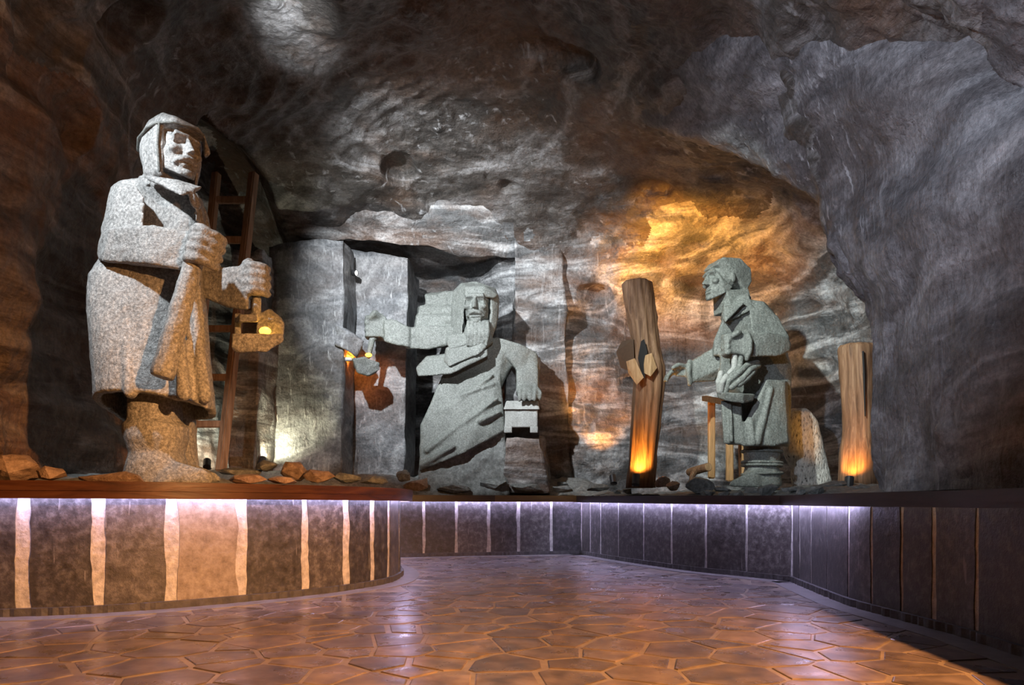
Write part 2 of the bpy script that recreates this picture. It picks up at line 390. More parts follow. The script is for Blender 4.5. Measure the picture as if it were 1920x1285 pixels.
def parapet(name, path, joints, H, boards, led, pale=(), joint_w=0.03, bat=0.09):
    """joints: positions along the path given as index values; H: coping top height as function of index"""
    nrm = normals2(path); n = len(path)
    root = empty(name, (path[n // 2].x, path[n // 2].y, 0), kind='structure')
    core = strip_solid('mortar_core', path, nrm, -0.32, 0.0, 0.0, lambda i: H(i) - 0.06, 'mortar', root)
    strip_solid('plinth', path, nrm, -0.05, 0.035, -0.01, 0.055, 'plinth_concrete', root, 0.008, 3)
    rng = random.Random(len(path))
    for k in range(len(joints) - 1):
        a, b = joints[k], joints[k + 1]
        step = (path[1] - path[0]).length; g = joint_w * rng.uniform(.5, 1.1) / step / 2
        a2, b2 = a + g, b - g
        if b2 - a2 < 1.2: continue
        m = max(3, min(7, int((b2 - a2) / 3) + 2)); rows_ = 13
        d = rng.uniform(0.005, 0.011); zt = rng.uniform(0.072, 0.085)
        ea = [rng.uniform(-.32, .32) for _ in range(rows_)]; eb = [rng.uniform(-.32, .32) for _ in range(rows_)]
        ea = [(ea[max(0, z - 1)] + ea[z] + ea[min(rows_ - 1, z + 1)]) / 2 for z in range(rows_)]; eb = [(eb[max(0, z - 1)] + eb[z] + eb[min(rows_ - 1, z + 1)]) / 2 for z in range(rows_)]
        Vv = []
        for dep in (-0.02, d):
            for r_ in range(rows_):
                for q in range(m):
                    s0 = a2 + g * ea[r_]; s1_ = b2 + g * eb[r_]; s_ = max(0.0, s0 + (s1_ - s0) * q / (m - 1)); i = max(0, min(int(s_), n - 2)); t = s_ - i
                    pp = path[i].lerp(path[i + 1], t); nn = nrm[i].lerp(nrm[i + 1], t); pp = pp + nn * dep
                    Vv.append((pp.x, pp.y, 0.05 + (H(i) - zt - 0.05) * r_ / (rows_ - 1)))
        o2 = rows_ * m; Ff = []
        for r_ in range(rows_ - 1):
            for q in range(m - 1):
                k0 = r_ * m + q; Ff.append((o2 + k0, o2 + k0 + 1, o2 + k0 + m + 1, o2 + k0 + m))
            for q in (0, m - 1):
                k0 = r_ * m + q; Ff.append((k0, k0 + m, o2 + k0 + m, o2 + k0))
        for q in range(m - 1):
            for r_ in (0, rows_ - 1):
                k0 = r_ * m + q; Ff.append((k0, k0 + 1, o2 + k0 + 1, o2 + k0))
        sl = from_np('slab', Vv, Ff, 'slab_warm_lit' if k in pale else 'slab_stone', root, smooth=False)
        bmx = bmesh.new(); bmx.from_mesh(sl.data); bmesh.ops.recalc_face_normals(bmx, faces=bmx.faces[:]); bmx.to_mesh(sl.data); bmx.free()
    for (i0, i1, mat) in boards:
        sub = path[i0:i1 + 1]; ns = nrm[i0:i1 + 1]; hh = [H(i) for i in range(i0, i1 + 1)]
        cb = strip_solid('coping_board', sub, ns, -0.34, 0.135, (lambda hh: (lambda i: hh[i] - 0.062))(hh), (lambda hh: (lambda i: hh[i]))(hh), mat, root)
        strip_solid('coping_batten', sub, ns, 0.105, 0.128, (lambda hh: (lambda i: hh[i] - bat))(hh), (lambda hh: (lambda i: hh[i] - 0.06))(hh), mat, cb)
    for (i0, i1, off, mat) in led:
        sub = path[i0:i1 + 1]; ns = nrm[i0:i1 + 1]; hh = [H(i) for i in range(i0, i1 + 1)]
        strip_solid('light_strip', sub, ns, off, off + 0.02, (lambda hh: (lambda i: hh[i] - 0.078))(hh), (lambda hh: (lambda i: hh[i] - 0.064))(hh), mat, root)
    return root
def at_px(path, px):
    best = 0; 
    for i in range(len(path) - 1):
        a, b = pxcol(path[i]), pxcol(path[i + 1])
        if path[i].y > 0.3 and min(a, b) <= px <= max(a, b): return i + (px - a) / (b - a + 1e-9)
    return None
def joints_px(path, cols): return [j for j in (at_px(path, c) for c in cols) if j is not None]
jl = joints_px(LEFT, [-290, -160, -60, 45, 187, 320, 455, 570, 648, 697, 727])
last = jl[-1]; stepL = (LEFT[1] - LEFT[0]).length
while last + 0.5 / stepL < len(LEFT) - 1: last += 0.5 / stepL; jl.append(last)
jl = [0] + jl
nL = len(LEFT)
iA = int(at_px(LEFT, 640))
parapet('wall_parapet_left', LEFT, jl, lambda i: 0.862, [(0, iA, 'wood_coping'), (iA, nL - 1, 'wood_coping')], [(0, nL - 1, 0.06, 'led_strip')], pale=(6,), joint_w=0.085, bat=0.112)  # the slab picked by index has warm light painted into its colour
jf = [0] + joints_px(FAR, [742, 795, 855, 916, 972, 1034]) + [len(FAR) - 1]
iB = int(at_px(FAR, 925))
parapet('wall_parapet_back', FAR, jf, lambda i: 0.855, [(0, iB, 'wood_coping_dark'), (iB, len(FAR) - 1, 'wood_coping_ochre')], [(0, len(FAR) - 1, 0.06, 'led_strip')], joint_w=0.06)
jm = [0] + joints_px(MID, [1107, 1127, 1160, 1207, 1260, 1325, 1400]) + [len(MID) - 1]
nM = len(MID)
parapet('wall_parapet_middle', MID, jm, lambda i: 0.85 - 0.05 * i / nM, [(0, nM // 2, 'wood_coping_dark'), (nM // 2, nM - 1, 'wood_coping_dark')], [(0, nM - 1, 0.07, 'led_strip')], joint_w=0.05)
jr = [0] + joints_px(RIGHT, [1500, 1522, 1552, 1592, 1637, 1692, 1752, 1835, 1935])
stepR = (RIGHT[1] - RIGHT[0]).length; last = jr[-1]
while last + 0.45 / stepR < len(RIGHT) - 1: last += 0.45 / stepR; jr.append(last)
iC = int(at_px(RIGHT, 1612)); nR = len(RIGHT); iD = int(at_px(RIGHT, 1900))
parapet('wall_parapet_right', RIGHT, jr, lambda i: 0.80 - 0.018 * min(1, i / 100), [(0, iC, 'wood_coping_dark'), (iC, iD, 'wood_coping_dark'), (iD, nR - 1, 'wood_coping_dark')], [(0, iC, 0.07, 'led_strip'), (iC, iD, 0.05, 'led_dim')], joint_w=0.05)

# ------------------------------------------------------------------ floor: base, border and flagstones
ring = [Vector((-5.2, -2.2))] + LEFT[:-6] + FAR[24:] + MID[1:] + RIGHT[1:] + [Vector((2.2, -2.2))]
me_floor = bmesh.new()
fv = [me_floor.verts.new((x, y, 0)) for x, y in ((-6, -4), (5, -4), (5, 11), (-6, 11))]; me_floor.faces.new(fv)
floor = tag(from_bm('floor', me_floor, 'floor_mortar'), kind='structure')
poly = np.array([[p.x, p.y] for p in ring])
def inside(x, y):
    a = poly; b = np.roll(poly, -1, 0)
    c = ((a[:, 1] > y) != (b[:, 1] > y)) & (x < (b[:, 0] - a[:, 0]) * (y - a[:, 1]) / (b[:, 1] - a[:, 1] + 1e-12) + a[:, 0])
    return bool(c.sum() % 2)
def edge_dist(x, y):
    a = poly; b = np.roll(poly, -1, 0); ab = b - a; ap = np.array([x, y]) - a
    t = np.clip((ap * ab).sum(1) / ((ab * ab).sum(1) + 1e-12), 0, 1); d = ap - ab * t[:, None]
    return float(np.sqrt((d * d).sum(1)).min())
for nm, pth in (('left', LEFT), ('back', FAR), ('middle', MID), ('right', RIGHT)):
    strip_solid('floor_border', pth, normals2(pth), 0.0, 0.20, -0.02, 0.006, 'floor_border', floor)
rng = random.Random(11)
seeds = []
tries = 0
while tries < 9000:
    tries += 1
    x = rng.uniform(-5, 2.5); y = rng.uniform(0.6, 9.95)
    dmin = 0.20 if rng.random() < .5 else 0.36
    if x < -0.2 and y < 5.2: dmin *= 0.8
    dmin *= 1.0 + 0.05 * max(0, y - 4)
    if not inside(x, y) or edge_dist(x, y) < 0.22: continue
    if any((x - a) ** 2 + ((y - b)) ** 2 < dmin * dmin for a, b in seeds): continue
    seeds.append((x, y))
def clip(pg, nx, ny, c):
    out = []
    for i in range(len(pg)):
        a, b = pg[i], pg[(i + 1) % len(pg)]; da = a[0] * nx + a[1] * ny - c; db = b[0] * nx + b[1] * ny - c
        if da <= 0: out.append(a)
        if (da < 0 < db) or (db < 0 < da):
            t = da / (da - db); out.append((a[0] + (b[0] - a[0]) * t, a[1] + (b[1] - a[1]) * t))
    return out
cells = []
S = np.array(seeds); WT = np.random.RandomState(5).uniform(-1, 1, len(seeds)) * 0.018; GAP = np.random.RandomState(6).uniform(.005, .019, len(seeds))
for i, (x, y) in enumerate(seeds):
    pg = [(x - .6, y - .6), (x + .6, y - .6), (x + .6, y + .6), (x - .6, y + .6)]
    d2 = ((S - S[i]) ** 2).sum(1)
    for j in np.argsort(d2)[1:16]:
        nx, ny = S[j] - S[i]; L = math.hypot(nx, ny); nx /= L; ny /= L; sh = (WT[i] - WT[j]) / (2 * L)
        gap = GAP[i]
        pg = clip(pg, nx, ny, (x + S[j][0]) / 2 * nx + (y + S[j][1]) / 2 * ny - gap + sh)
        if len(pg) < 3: break
    if len(pg) < 3: continue
    q = []
    for (a, b) in pg:
        for t in (1, .85, .7, .55, .4, .25):
            u, v = x + (a - x) * t, y + (b - y) * t
            if inside(u, v) and edge_dist(u, v) > 0.19: break
        q.append((u, v))
    cells.append(((x, y), q))
vis = [c for c in cells if c[0][1] > 2.3 and abs(c[0][0]) < 0.80 * c[0][1]]
vis.sort(key=lambda c: c[0][1])
def stone_geom(bm, c, q, h):
    b = [bm.verts.new((u, v, 0.0)) for u, v in q]
    t0 = [bm.verts.new((u, v, h - .002)) for u, v in q]
    t1 = [bm.verts.new((c[0] + (u - c[0]) * .965, c[1] + (v - c[1]) * .965, h)) for u, v in q]
    n = len(q)
    for k in range(n):
        bm.faces.new((b[k], b[(k + 1) % n], t0[(k + 1) % n], t0[k])); bm.faces.new((t0[k], t0[(k + 1) % n], t1[(k + 1) % n], t1[k]))
    bm.faces.new(t1)
rest = bmesh.new()
for k, (c, q) in enumerate(vis):
    h = rng.uniform(.003, .0055)
    if k < 300:
        bm = bmesh.new(); stone_geom(bm, c, q, h); from_bm('flagstone', bm, 'flagstone', floor)
    else: stone_geom(rest, c, q, h)
for c, q in cells:
    if (c, q) not in vis: stone_geom(rest, c, q, .0045)
tag(from_bm('flagstone_field', rest, 'flagstone', floor), kind='stuff')

# ------------------------------------------------------------------ cave shell (closed, star-shaped about a point in the chamber)
CEN = np.array([-0.3, 6.0, 1.5])
cp = []
def c(px, py, D): cp.append(tuple(P(px, py, D)))
for a in [(0, 0, 5.0), (300, 0, 6.0), (600, 0, 6.4), (960, 0, 6.4), (1300, 0, 5.5), (1600, 0, 4.2), (1920, 0, 3.2),
          (0, 150, 5.2), (300, 150, 7.0), (600, 150, 7.8), (960, 150, 7.8), (1300, 150, 6.7), (1600, 150, 5.2), (1800, 150, 4.2), (1920, 150, 3.5),
          (0, 300, 5.3), (200, 300, 6.6), (400, 290, 8.4), (700, 300, 9.4), (1000, 300, 9.3), (1180, 300, 8.8), (1320, 290, 7.9), (1450, 325, 6.9), (1535, 375, 6.15), (1700, 330, 5.0), (1900, 230, 3.7),
          (1570, 500, 6.0), (1630, 640, 5.75), (1635, 800, 5.6), (1640, 920, 5.6), (1750, 500, 4.75), (1900, 500, 3.75), (1900, 900, 3.6), (1750, 900, 4.6), (1750, 700, 4.7),
          (1420, 360, 9.0), (1500, 430, 9.2), (1580, 560, 9.4), (1625, 700, 9.3), (1620, 860, 9.2), (1500, 700, 10.2), (1500, 850, 10.2), (1350, 450, 10.0),
          (1200, 460, 10.3), (1100, 440, 10.5), (1080, 600, 11.0), (1200, 620, 11.4), (1300, 560, 11.3), (1400, 560, 10.9), (1400, 750, 11.0), (1200, 800, 11.0), (1100, 850, 10.8), (1300, 850, 11.0),
          (960, 440, 10.7), (800, 430, 10.7), (650, 430, 10.6), (500, 430, 10.4), (700, 520, 12.0), (860, 520, 12.0), (700, 700, 12.1), (860, 700, 12.1), (1000, 560, 11.0), (1000, 700, 10.95), (1000, 850, 10.9),
          (700, 860, 12.0), (860, 860, 12.0), (560, 600, 11.4), (560, 800, 11.4), (430, 330, 9.6), (430, 500, 10.4), (430, 700, 10.5), (430, 860, 10.4), (330, 400, 9.0), (330, 700, 9.3), (330, 860, 9.2),
          (200, 450, 7.2), (220, 650, 7.4), (200, 860, 7.3), (100, 500, 6.3), (90, 850, 6.2), (0, 500, 5.4), (0, 860, 5.3),
          (1240, 380, 9.6), (800, 370, 10.2), (550, 370, 9.8)]: c(*a)
cp += [(-4.9, 3.5, 1.5), (-4.6, 3.4, 3.2), (-5.4, 1.5, 1.5), (-5.0, 1.0, 3.4), (0, -5.2, 1.5), (-3.5, -4.5, 1.5), (3.0, -4.5, 1.5), (0, -4.0, 3.4), (0, 0.5, 4.3), (-2.5, 1.5, 4.3), (2.0, 1.2, 3.7),
       (3.6, 1.6, 1.5), (3.5, 1.6, 2.9), (3.7, 0, 1.5), (3.5, -.5, 3.0), (3.3, -2.5, 2.0), (0, 3.5, 5.0), (-2.5, 3.5, 4.9), (1.8, 3.0, 4.0), (3.0, 2.6, 1.5), (2.9, 2.6, 2.7),
       (0, 6, -1.0), (3, 6, -1.0), (-3, 6, -1.0), (0, 10.5, -1.0), (0, 0, -1.0), (-4.5, 1, -1.0), (3.5, 1, -1.0), (-5, 5, -1), (4, 9.5, -1), (-3, 10, -1), (3, 4, -1)]
for z_, x_ in ((0.9, 3.95), (1.6, 3.95), (2.3, 3.85), (2.9, 3.7)): cp += [(x_, 6.55, z_), (x_ + .75, 7.5, z_)]
cp += [(3.4, 6.9, 3.75), (4.3, 7.8, 3.7), (3.0, 7.2, 4.3)]
cp = np.array(cp)
dv = cp - CEN; rad = np.linalg.norm(dv, axis=1); U = dv / rad[:, None]
K = np.linalg.norm(U[:, None, :] - U[None, :, :], axis=2)
n_ = len(cp)
A = np.zeros((n_ + 1, n_ + 1)); A[:n_, :n_] = -np.sqrt(K * K + 0.0012); A[:n_, :n_] += np.eye(n_) * 0.003; A[:n_, n_] = 1; A[n_, :n_] = 1
wts = np.linalg.solve(A, np.append(rad, 0))
NT_, NP_ = 1150, 380
th = np.linspace(0, 2 * PI, NT_, endpoint=False); ph = np.linspace(-0.75, PI / 2 - 0.004, NP_)
TH, PH = np.meshgrid(th, ph)
Ud = np.stack([np.cos(PH) * np.sin(TH), np.cos(PH) * np.cos(TH), np.sin(PH)], -1).reshape(-1, 3)
R = np.empty(len(Ud))
for i in range(0, len(Ud), 40000):
    k = np.linalg.norm(Ud[i:i + 40000, None, :] - U[None, :, :], axis=2)
    R[i:i + 40000] = -np.sqrt(k * k + 0.0012) @ wts[:n_] + wts[n_]
Q = CEN + Ud * R[:, None]
tilt = Q.copy(); tilt[:, 2] = Q[:, 2] + 0.22 * Q[:, 0] - 0.1 * Q[:, 1]
layer = fbm(tilt * np.array([.5, .5, 3.2]), 4, 21)
big = fbm(Q * 0.75, 3, 5); mid_ = fbm(Q * 2.6, 4, 9)
calm = np.clip((Q[:, 1] - 1.0) / 2.0, 0.3, 1.0)
# scooped pick marks: sharp-edged cavities
cav = np.clip(vnoise(Q * np.array([1.5, 1.5, 2.2]), 33) - 0.52, 0, 1) * 0.55
flute = np.abs(np.sin((Q[:, 0] * 0.8 + Q[:, 1] * 1.0 + 0.25 * fbm(Q * 0.9, 2, 40)) * 11)) * np.clip(fbm(Q * 0.5, 2, 44) * 1.6 + .1, 0, 1) * 0.03
chis = fbm(Q * np.array([9, 9, 2.2]), 3, 50)
# hollows in the rock: ladder shaft and open pockets (centre, half widths, depth)
pits = np.zeros(len(Q))
for (hx, hy, hD, wx, wz, dep, pw) in ((436, 410, 9.4, .36, .85, .9, 4), (752, 328, 9.6, .26, .22, .22, 2), (1222, 266, 8.6, .15, .12, .16, 2), (172, 168, 6.3, .09, .09, .15, 2)):
    h = np.array(P(hx, hy, hD)); dq = Q - h
    e_ = (np.abs(dq[:, 0]) / wx) ** pw + (np.abs(dq[:, 2]) / wz) ** pw
    if pw == 2: e_ = e_ + (dq[:, 1] / wx) ** 2 * .5 + .35 * mid_
    pits += dep * np.clip(1.25 - e_, 0, 1) ** .5 * (np.abs(dq[:, 1]) < 1.6)
R2 = R + pits + (0.15 * big + 0.045 * mid_ + 0.045 * layer + cav + flute + 0.012 * chis) * calm
Q = CEN + Ud * R2[:, None]
idx = np.arange(NT_ * NP_).reshape(NP_, NT_)
quads = np.stack([idx[:-1, :], idx[1:, :], np.roll(idx, -1, 1)[1:, :], np.roll(idx, -1, 1)[:-1, :]], -1).reshape(-1, 4)
ctr = Q[quads].mean(1)
fn = np.cross(Q[quads[:, 1]] - Q[quads[:, 0]], Q[quads[:, 3]] - Q[quads[:, 0]]); fn /= np.linalg.norm(fn, axis=1)[:, None] + 1e-12
vn = np.zeros_like(Q)
for k in range(4): np.add.at(vn, quads[:, k], fn)
vn /= np.linalg.norm(vn, axis=1)[:, None] + 1e-12
if (fn * (CEN - ctr)).sum() < 0: quads = quads[:, ::-1]; vn = -vn
el = np.arctan2(ctr[:, 2] - 1.5, np.hypot(ctr[:, 0] + .3, ctr[:, 1] - 6))
az = np.degrees(np.arctan2(ctr[:, 0] + .3, ctr[:, 1] - 6.0))
wob = 0.10 * fbm(ctr * 1.2, 3, 70)
reg = np.full(len(quads), 3)                      # wall_front by default
reg[(az > -52) & (az <= 68)] = 0
reg[(az > 68) & (az <= 140)] = 1
reg[(az <= -52) & (az > -140)] = 2
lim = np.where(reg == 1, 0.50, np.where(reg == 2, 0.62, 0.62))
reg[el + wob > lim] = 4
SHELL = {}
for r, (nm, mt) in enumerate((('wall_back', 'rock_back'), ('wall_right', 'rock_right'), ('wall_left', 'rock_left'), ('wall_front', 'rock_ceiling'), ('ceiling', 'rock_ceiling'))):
    qs = quads[reg == r]; used, inv = np.unique(qs, return_inverse=True); inv = inv.reshape(-1, 4)
    me = bpy.data.meshes.new(nm)
    me.vertices.add(len(used)); me.vertices.foreach_set('co', Q[used].ravel())
    me.loops.add(len(qs) * 4); me.loops.foreach_set('vertex_index', inv.ravel().astype(np.int32))
    me.polygons.add(len(qs)); me.polygons.foreach_set('loop_start', np.arange(0, len(qs) * 4, 4, dtype=np.int32)); me.polygons.foreach_set('loop_total', np.full(len(qs), 4, dtype=np.int32))
    me.update(calc_edges=True); me.polygons.foreach_set('use_smooth', [True] * len(qs))
    me.normals_split_custom_set_from_vertices([tuple(v) for v in vn[used]])
    SHELL[nm] = tag(link(nm, me, mt), kind='structure')

# rock pier on the right whose edge sweeps up into the vault
rowsP = [((2.62, 3.3, .4), (3.0, 5.65, .4)), ((2.62, 3.4, 1.2), (3.02, 5.65, 1.2)), ((2.62, 3.5, 1.8), (3.0, 5.65, 1.89)), ((2.62, 3.5, 2.2), (2.96, 5.7, 2.26)), ((2.62, 3.6, 2.6), (2.81, 5.8, 2.74)),
         ((2.62, 3.8, 2.88), (2.72, 6.0, 3.35)), ((2.50, 4.5, 3.45), (2.56, 6.3, 3.73)), ((2.25, 5.2, 4.15), (2.34, 6.8, 4.15)), ((1.75, 6.1, 4.8), (1.94, 7.3, 4.58)), ((1.3, 7.0, 5.3), (1.46, 7.8, 5.10))]
gridP = []
for nr_, ed_ in rowsP:
    nr_, ed_ = Vector(nr_), Vector(ed_)
    bl = Vector((-.10, 0, -.02)) if ed_.z < 3.2 else Vector((0, 0, 0.0))
    gridP.append(catmull([nr_ + Vector((.5, -.9, 0)), nr_, nr_.lerp(ed_, .55) + bl, ed_, ed_ + Vector((.55, .35, .10)), ed_ + Vector((1.5, 1.2, .3))], 22))
colsP = [catmull([g[k] for g in gridP], 14) for k in range(len(gridP[0]))]
nu, nv_ = len(colsP), len(colsP[0])
VP = np.array([tuple(p) for cP in colsP for p in cP])
FP = [(i * nv_ + j, (i + 1) * nv_ + j, (i + 1) * nv_ + j + 1, i * nv_ + j + 1) for i in range(nu - 1) for j in range(nv_ - 1)]
pier = from_np('wall_pier', VP, FP, 'rock_right')
roughen(pier.data, 0.05, 1.6, 4, 61); roughen(pier.data, 0.012, 6, 3, 62, (1.6, 1.6, .35))
tag(pier, kind='structure')

# rubble ground behind the parapets
gx = np.arange(-6.0, 6.01, 0.07); gy = np.arange(0.0, 12.6, 0.07)
GX, GY = np.meshgrid(gx, gy); pts = np.stack([GX.ravel(), GY.ravel()], 1)
ins = np.array([inside(x, y) for x, y in pts]); dist = np.array([edge_dist(x, y) for x, y in pts])
def ground_z(x, y, d):
    p = np.stack([x, y, 0 * x], 1)
    base = np.where(x > 1.8, 0.80 + 0.0 * x, 0.845)
    up = np.clip((d - .3) / 3.0, 0, 1)
    rise = 0.27 * np.clip((d - .22) / .5, 0, 1) * np.clip((y - 8.9) / .5, 0, 1) * np.clip((1.7 - x) / .6, 0, 1)
    return base + rise + 0.16 * up * (1 - rise * 2) + (0.05 * fbm(p * 2.0, 4, 3) + 0.035 * np.abs(fbm(p * 6.0, 3, 8))) * np.clip((d - 0.25) / .4, 0.05, 1)
Z = ground_z(pts[:, 0], pts[:, 1], dist)
keep = ~ins & (dist > 0.18)
idg = np.arange(len(pts)).reshape(GX.shape)
qg = np.stack([idg[:-1, :-1], idg[:-1, 1:], idg[1:, 1:], idg[1:, :-1]], -1).reshape(-1, 4)
qg = qg[keep[qg].all(1)]; used, inv = np.unique(qg, return_inverse=True); inv = inv.reshape(-1, 4)
V = np.column_stack([pts, Z])[used]
tag(from_np('floor_ledge', V, [tuple(int(a) for a in f) for f in inv], 'rubble_grey'), kind='structure')
def gz(x, y):
    return float(ground_z(np.array([x]), np.array([y]), np.array([edge_dist(x, y)]))[0])

# ------------------------------------------------------------------ hewn pillars and blocks of the back wall
def hewn(name, cols_bottom, cols_top, ybot, ytop, Df, Db, mat, cuts=36, amp=0.025, scale=3.0, seed=0, parent=None):
    (l0, r0), (l1, r1) = cols_bottom, cols_top
    (tl, tr) = ytop if isinstance(ytop, tuple) else (ytop, ytop)
    f = [P(l0, ybot, Df), P(r0, ybot, Df), P(r1, tr, Df), P(l1, tl, Df)]
    k = (Db - Df)
    b = [v + Vector((v.x / Df * 0 , k, 0)) for v in f]
    bm = box8([f[0], f[1], b[1], b[0], f[3], f[2], b[2], b[3]], cuts)
    return tag(rock_from_bm(name, bm, mat, parent, amp, scale, seed), kind='structure')
hewn('wall_pillar', (512, 640), (503, 645), 925, (462, 448), 10.0, 11.9, 'rock_pillar', 40, 0.03, 2.4, 1)
hewn('wall_panel', (636, 757), (640, 766), 925, (466, 482), 10.75, 11.9, 'rock_pillar', 40, 0.025, 2.6, 2)
hewn('wall_buttress', (430, 478), (440, 490), 925, (470, 470), 9.4, 10.6, 'rock_back', 24, 0.06, 2.2, 3)
b = box8([P(560, 440, 10.45), P(1090, 500, 11.1), P(1090, 470, 12.2), P(560, 430, 12.2), P(540, 345, 10.15), P(1110, 365, 10.5), P(1110, 365, 12.2), P(540, 345, 12.2)], 40)
tag(rock_from_bm('wall_overhang', b, 'rock_back', None, 0.10, 1.3, 4), kind='structure')
hewn('wall_niche_pier', (962, 1075), (966, 1050), 925, (440, 420), 10.75, 12.0, 'rock_back', 36, 0.07, 1.8, 5)

# ------------------------------------------------------------------ figures: shared pieces
def to_px(D0):
    return lambda a: P(a[0], a[1], D0 + a[2])
def head(bm, chin, height, yaw, pitch=0.0, bare=False, moustache=False, beard=False):
    """face looks along local -Y; unit = head height"""
    M = Matrix.Translation(chin) @ Matrix.Rotation(yaw, 4, 'Z') @ Matrix.Rotation(pitch, 4, 'X') @ Matrix.Scale(height, 4)
    T = lambda x, y, z: M @ Vector((x, y, z))
    r3 = Matrix.Rotation(yaw, 3, 'Z') @ Matrix.Rotation(pitch, 3, 'X')
    E = lambda cc, rr: ell(bm, T(*cc), [q * height for q in rr], r3, 18)
    C = lambda a, b, ra, rb=None: capsule(bm, T(*a), T(*b), ra * height, (rb or ra) * height)
    H = lambda pts: hull(bm, [T(*p) for p in pts])
    E((0, .06, .62), (.33, .43, .38))
    H([(-.11, -.36, .02), (.11, -.36, .02), (-.13, -.40, .12), (.13, -.40, .12), (-.27, -.12, .14), (.27, -.12, .14), (-.30, -.2, .42), (.30, -.2, .42), (-.2, -.37, .40), (.2, -.37, .40), (-.2, -.37, .72), (.2, -.37, .72), (-.28, .1, .3), (.28, .1, .3)])
    H([(-.24, -.37, .60), (.24, -.37, .60), (-.22, -.43, .64), (.22, -.43, .64), (-.2, -.36, .74), (.2, -.36, .74), (0, -.44, .70)])     # brow
    H([(-.035, -.42, .62), (.035, -.42, .62), (-.085, -.38, .36), (.085, -.38, .36), (0, -.585, .395), (-.04, -.55, .37), (.04, -.55, .37), (0, -.46, .60)])
    for s in (-1, 1):
        E((s * .15, -.355, .55), (.075, .045, .04))
        E((s * .19, -.335, .42), (.09, .08, .07))
    C((-.09, -.405, .245), (.09, -.405, .245), .026); C((-.075, -.40, .19), (.075, -.40, .19), .028)
    E((0, -.385, .07), (.10, .07, .07))
    if moustache:
        for s in (-1, 1): chain(bm, [T(s * .02, -.44, .30), T(s * .12, -.42, .27), T(s * .2, -.35, .20)], [.045 * height, .045 * height, .03 * height])
    if bare:
        for s in (-1, 1): E((s * .35, .06, .50), (.04, .07, .11))
        E((0, .18, .66), (.36, .50, .37))      # close-cropped hair mass
        H([(-.26, -.36, .80), (.26, -.36, .80), (-.3, -.2, .98), (.3, -.2, .98), (-.3, .3, 1.02), (.3, .3, 1.02), (-.35, .1, .7), (.35, .1, .7), (-.3, .62, .8), (.3, .62, .8), (-.28, .66, .5), (.28, .66, .5), (-.28, .5, .25), (.28, .5, .25)])
        H([(-.26, -.08, .22), (.26, -.08, .22), (-.3, .55, .3), (.3, .55, .3), (-.34, .0, -.25), (.34, .0, -.25), (-.4, .62, -.2), (.4, .62, -.2)])
    A3 = np.array((Matrix.Diagonal((1, 1, 1)) @ r3.transposed())); dents = []
    def dent(cc, rr, push):
        S3 = np.diag([1 / (q * height) for q in rr]); dents.append((tuple(T(*cc)), S3 @ A3, tuple((r3 @ Vector(push)) * height)))
    for s in (-1, 1):
        dent((s * .145, -.40, .545), (.095, .2, .055), (0, .085, 0))
        dent((s * .17, -.38, .30), (.06, .2, .11), (0, .04, 0))
        dent((s * .16, -.36, .13), (.06, .15, .06), (0, .03, 0))
    dent((0, -.42, .218), (.13, .2, .018), (0, .05, 0))
    dent((0, -.42, .14), (.12, .2, .025), (0, .03, 0))
    return dents
def fist(bm, ctr, axis, back, R, size):
    """four fingers and a thumb closed around a shaft of radius R along axis; back = direction from shaft to the palm"""
    ax = Vector(axis).normalized(); bk = Vector(back); bk = (bk - ax * bk.dot(ax)).normalized(); sd = ax.cross(bk)
    ctr = Vector(ctr); fr = size * 0.13
    hull(bm, [ctr + bk * (R + a) + sd * s + ax * z for a in (-fr * .3, fr * 1.6) for s in (-R * 1.0, R * 1.0) for z in (-size * .46, size * .44)])
    for k in range(4):
        z = (k - 1.5) * size * .245; rr = R + fr * (1.0 if k in (1, 2) else .85)
        pts = [ctr + ax * z + bk * math.cos(a) * rr + sd * math.sin(a) * rr for a in (0.35, 1.1, 1.9, 2.8, 3.6)]
        chain(bm, pts, [fr * 1.05, fr * 1.12, fr * 1.05, fr * .98, fr * .85], 8)
    pts = [ctr + ax * size * .40 + bk * R * .9 - sd * R * .6, ctr + ax * size * .47 - sd * (R + fr * .8), ctr + ax * size * .36 - bk * (R * .6) - sd * (R + fr * .3), ctr + ax * size * .26 - bk * (R + fr) ]
    chain(bm, pts, [fr * 1.2, fr * 1.15, fr, fr * .8], 8)
def ering(px0, px1, py, D, dd, n=28, sq=2.6, drop=None):
    """horizontal superellipse ring spanning photo columns px0..px1 at row py, half depth dd"""
    c0 = P((px0 + px1) / 2, py, D); hw = (px1 - px0) / 2 * D / F; out = []
    for k in range(n):
        a = 2 * PI * k / n; ca, sa = math.cos(a), math.sin(a)
        x = math.copysign(abs(ca) ** (2 / sq), ca) * hw; y = math.copysign(abs(sa) ** (2 / sq), sa) * dd
        z = drop(ca, sa) if drop else 0.0
        out.append(Vector((c0.x + x, c0.y + y, c0.z - z)))
    return out

# ------------------------------------------------------------------ miner with staff and lamp, on the left parapet
D1 = 5.2; q1 = to_px(D1)
s1 = empty('miner_statue', P(300, 905, D1), 'tall speckled grey stone miner in hood and long coat on the left ledge', 'statue')
b = bmesh.new()
hull(b, [q1(a) for a in [(228, 338, -.10), (222, 340, .18), (206, 352, .05), (200, 420, 0), (300, 332, -.12), (300, 330, .22), (345, 345, -.16), (372, 365, -.10), (382, 380, .18), (386, 430, -.10), (374, 500, -.14), (372, 505, .22), (225, 505, -.12), (205, 495, .2), (255, 345, -.12), (330, 430, -.17)]])
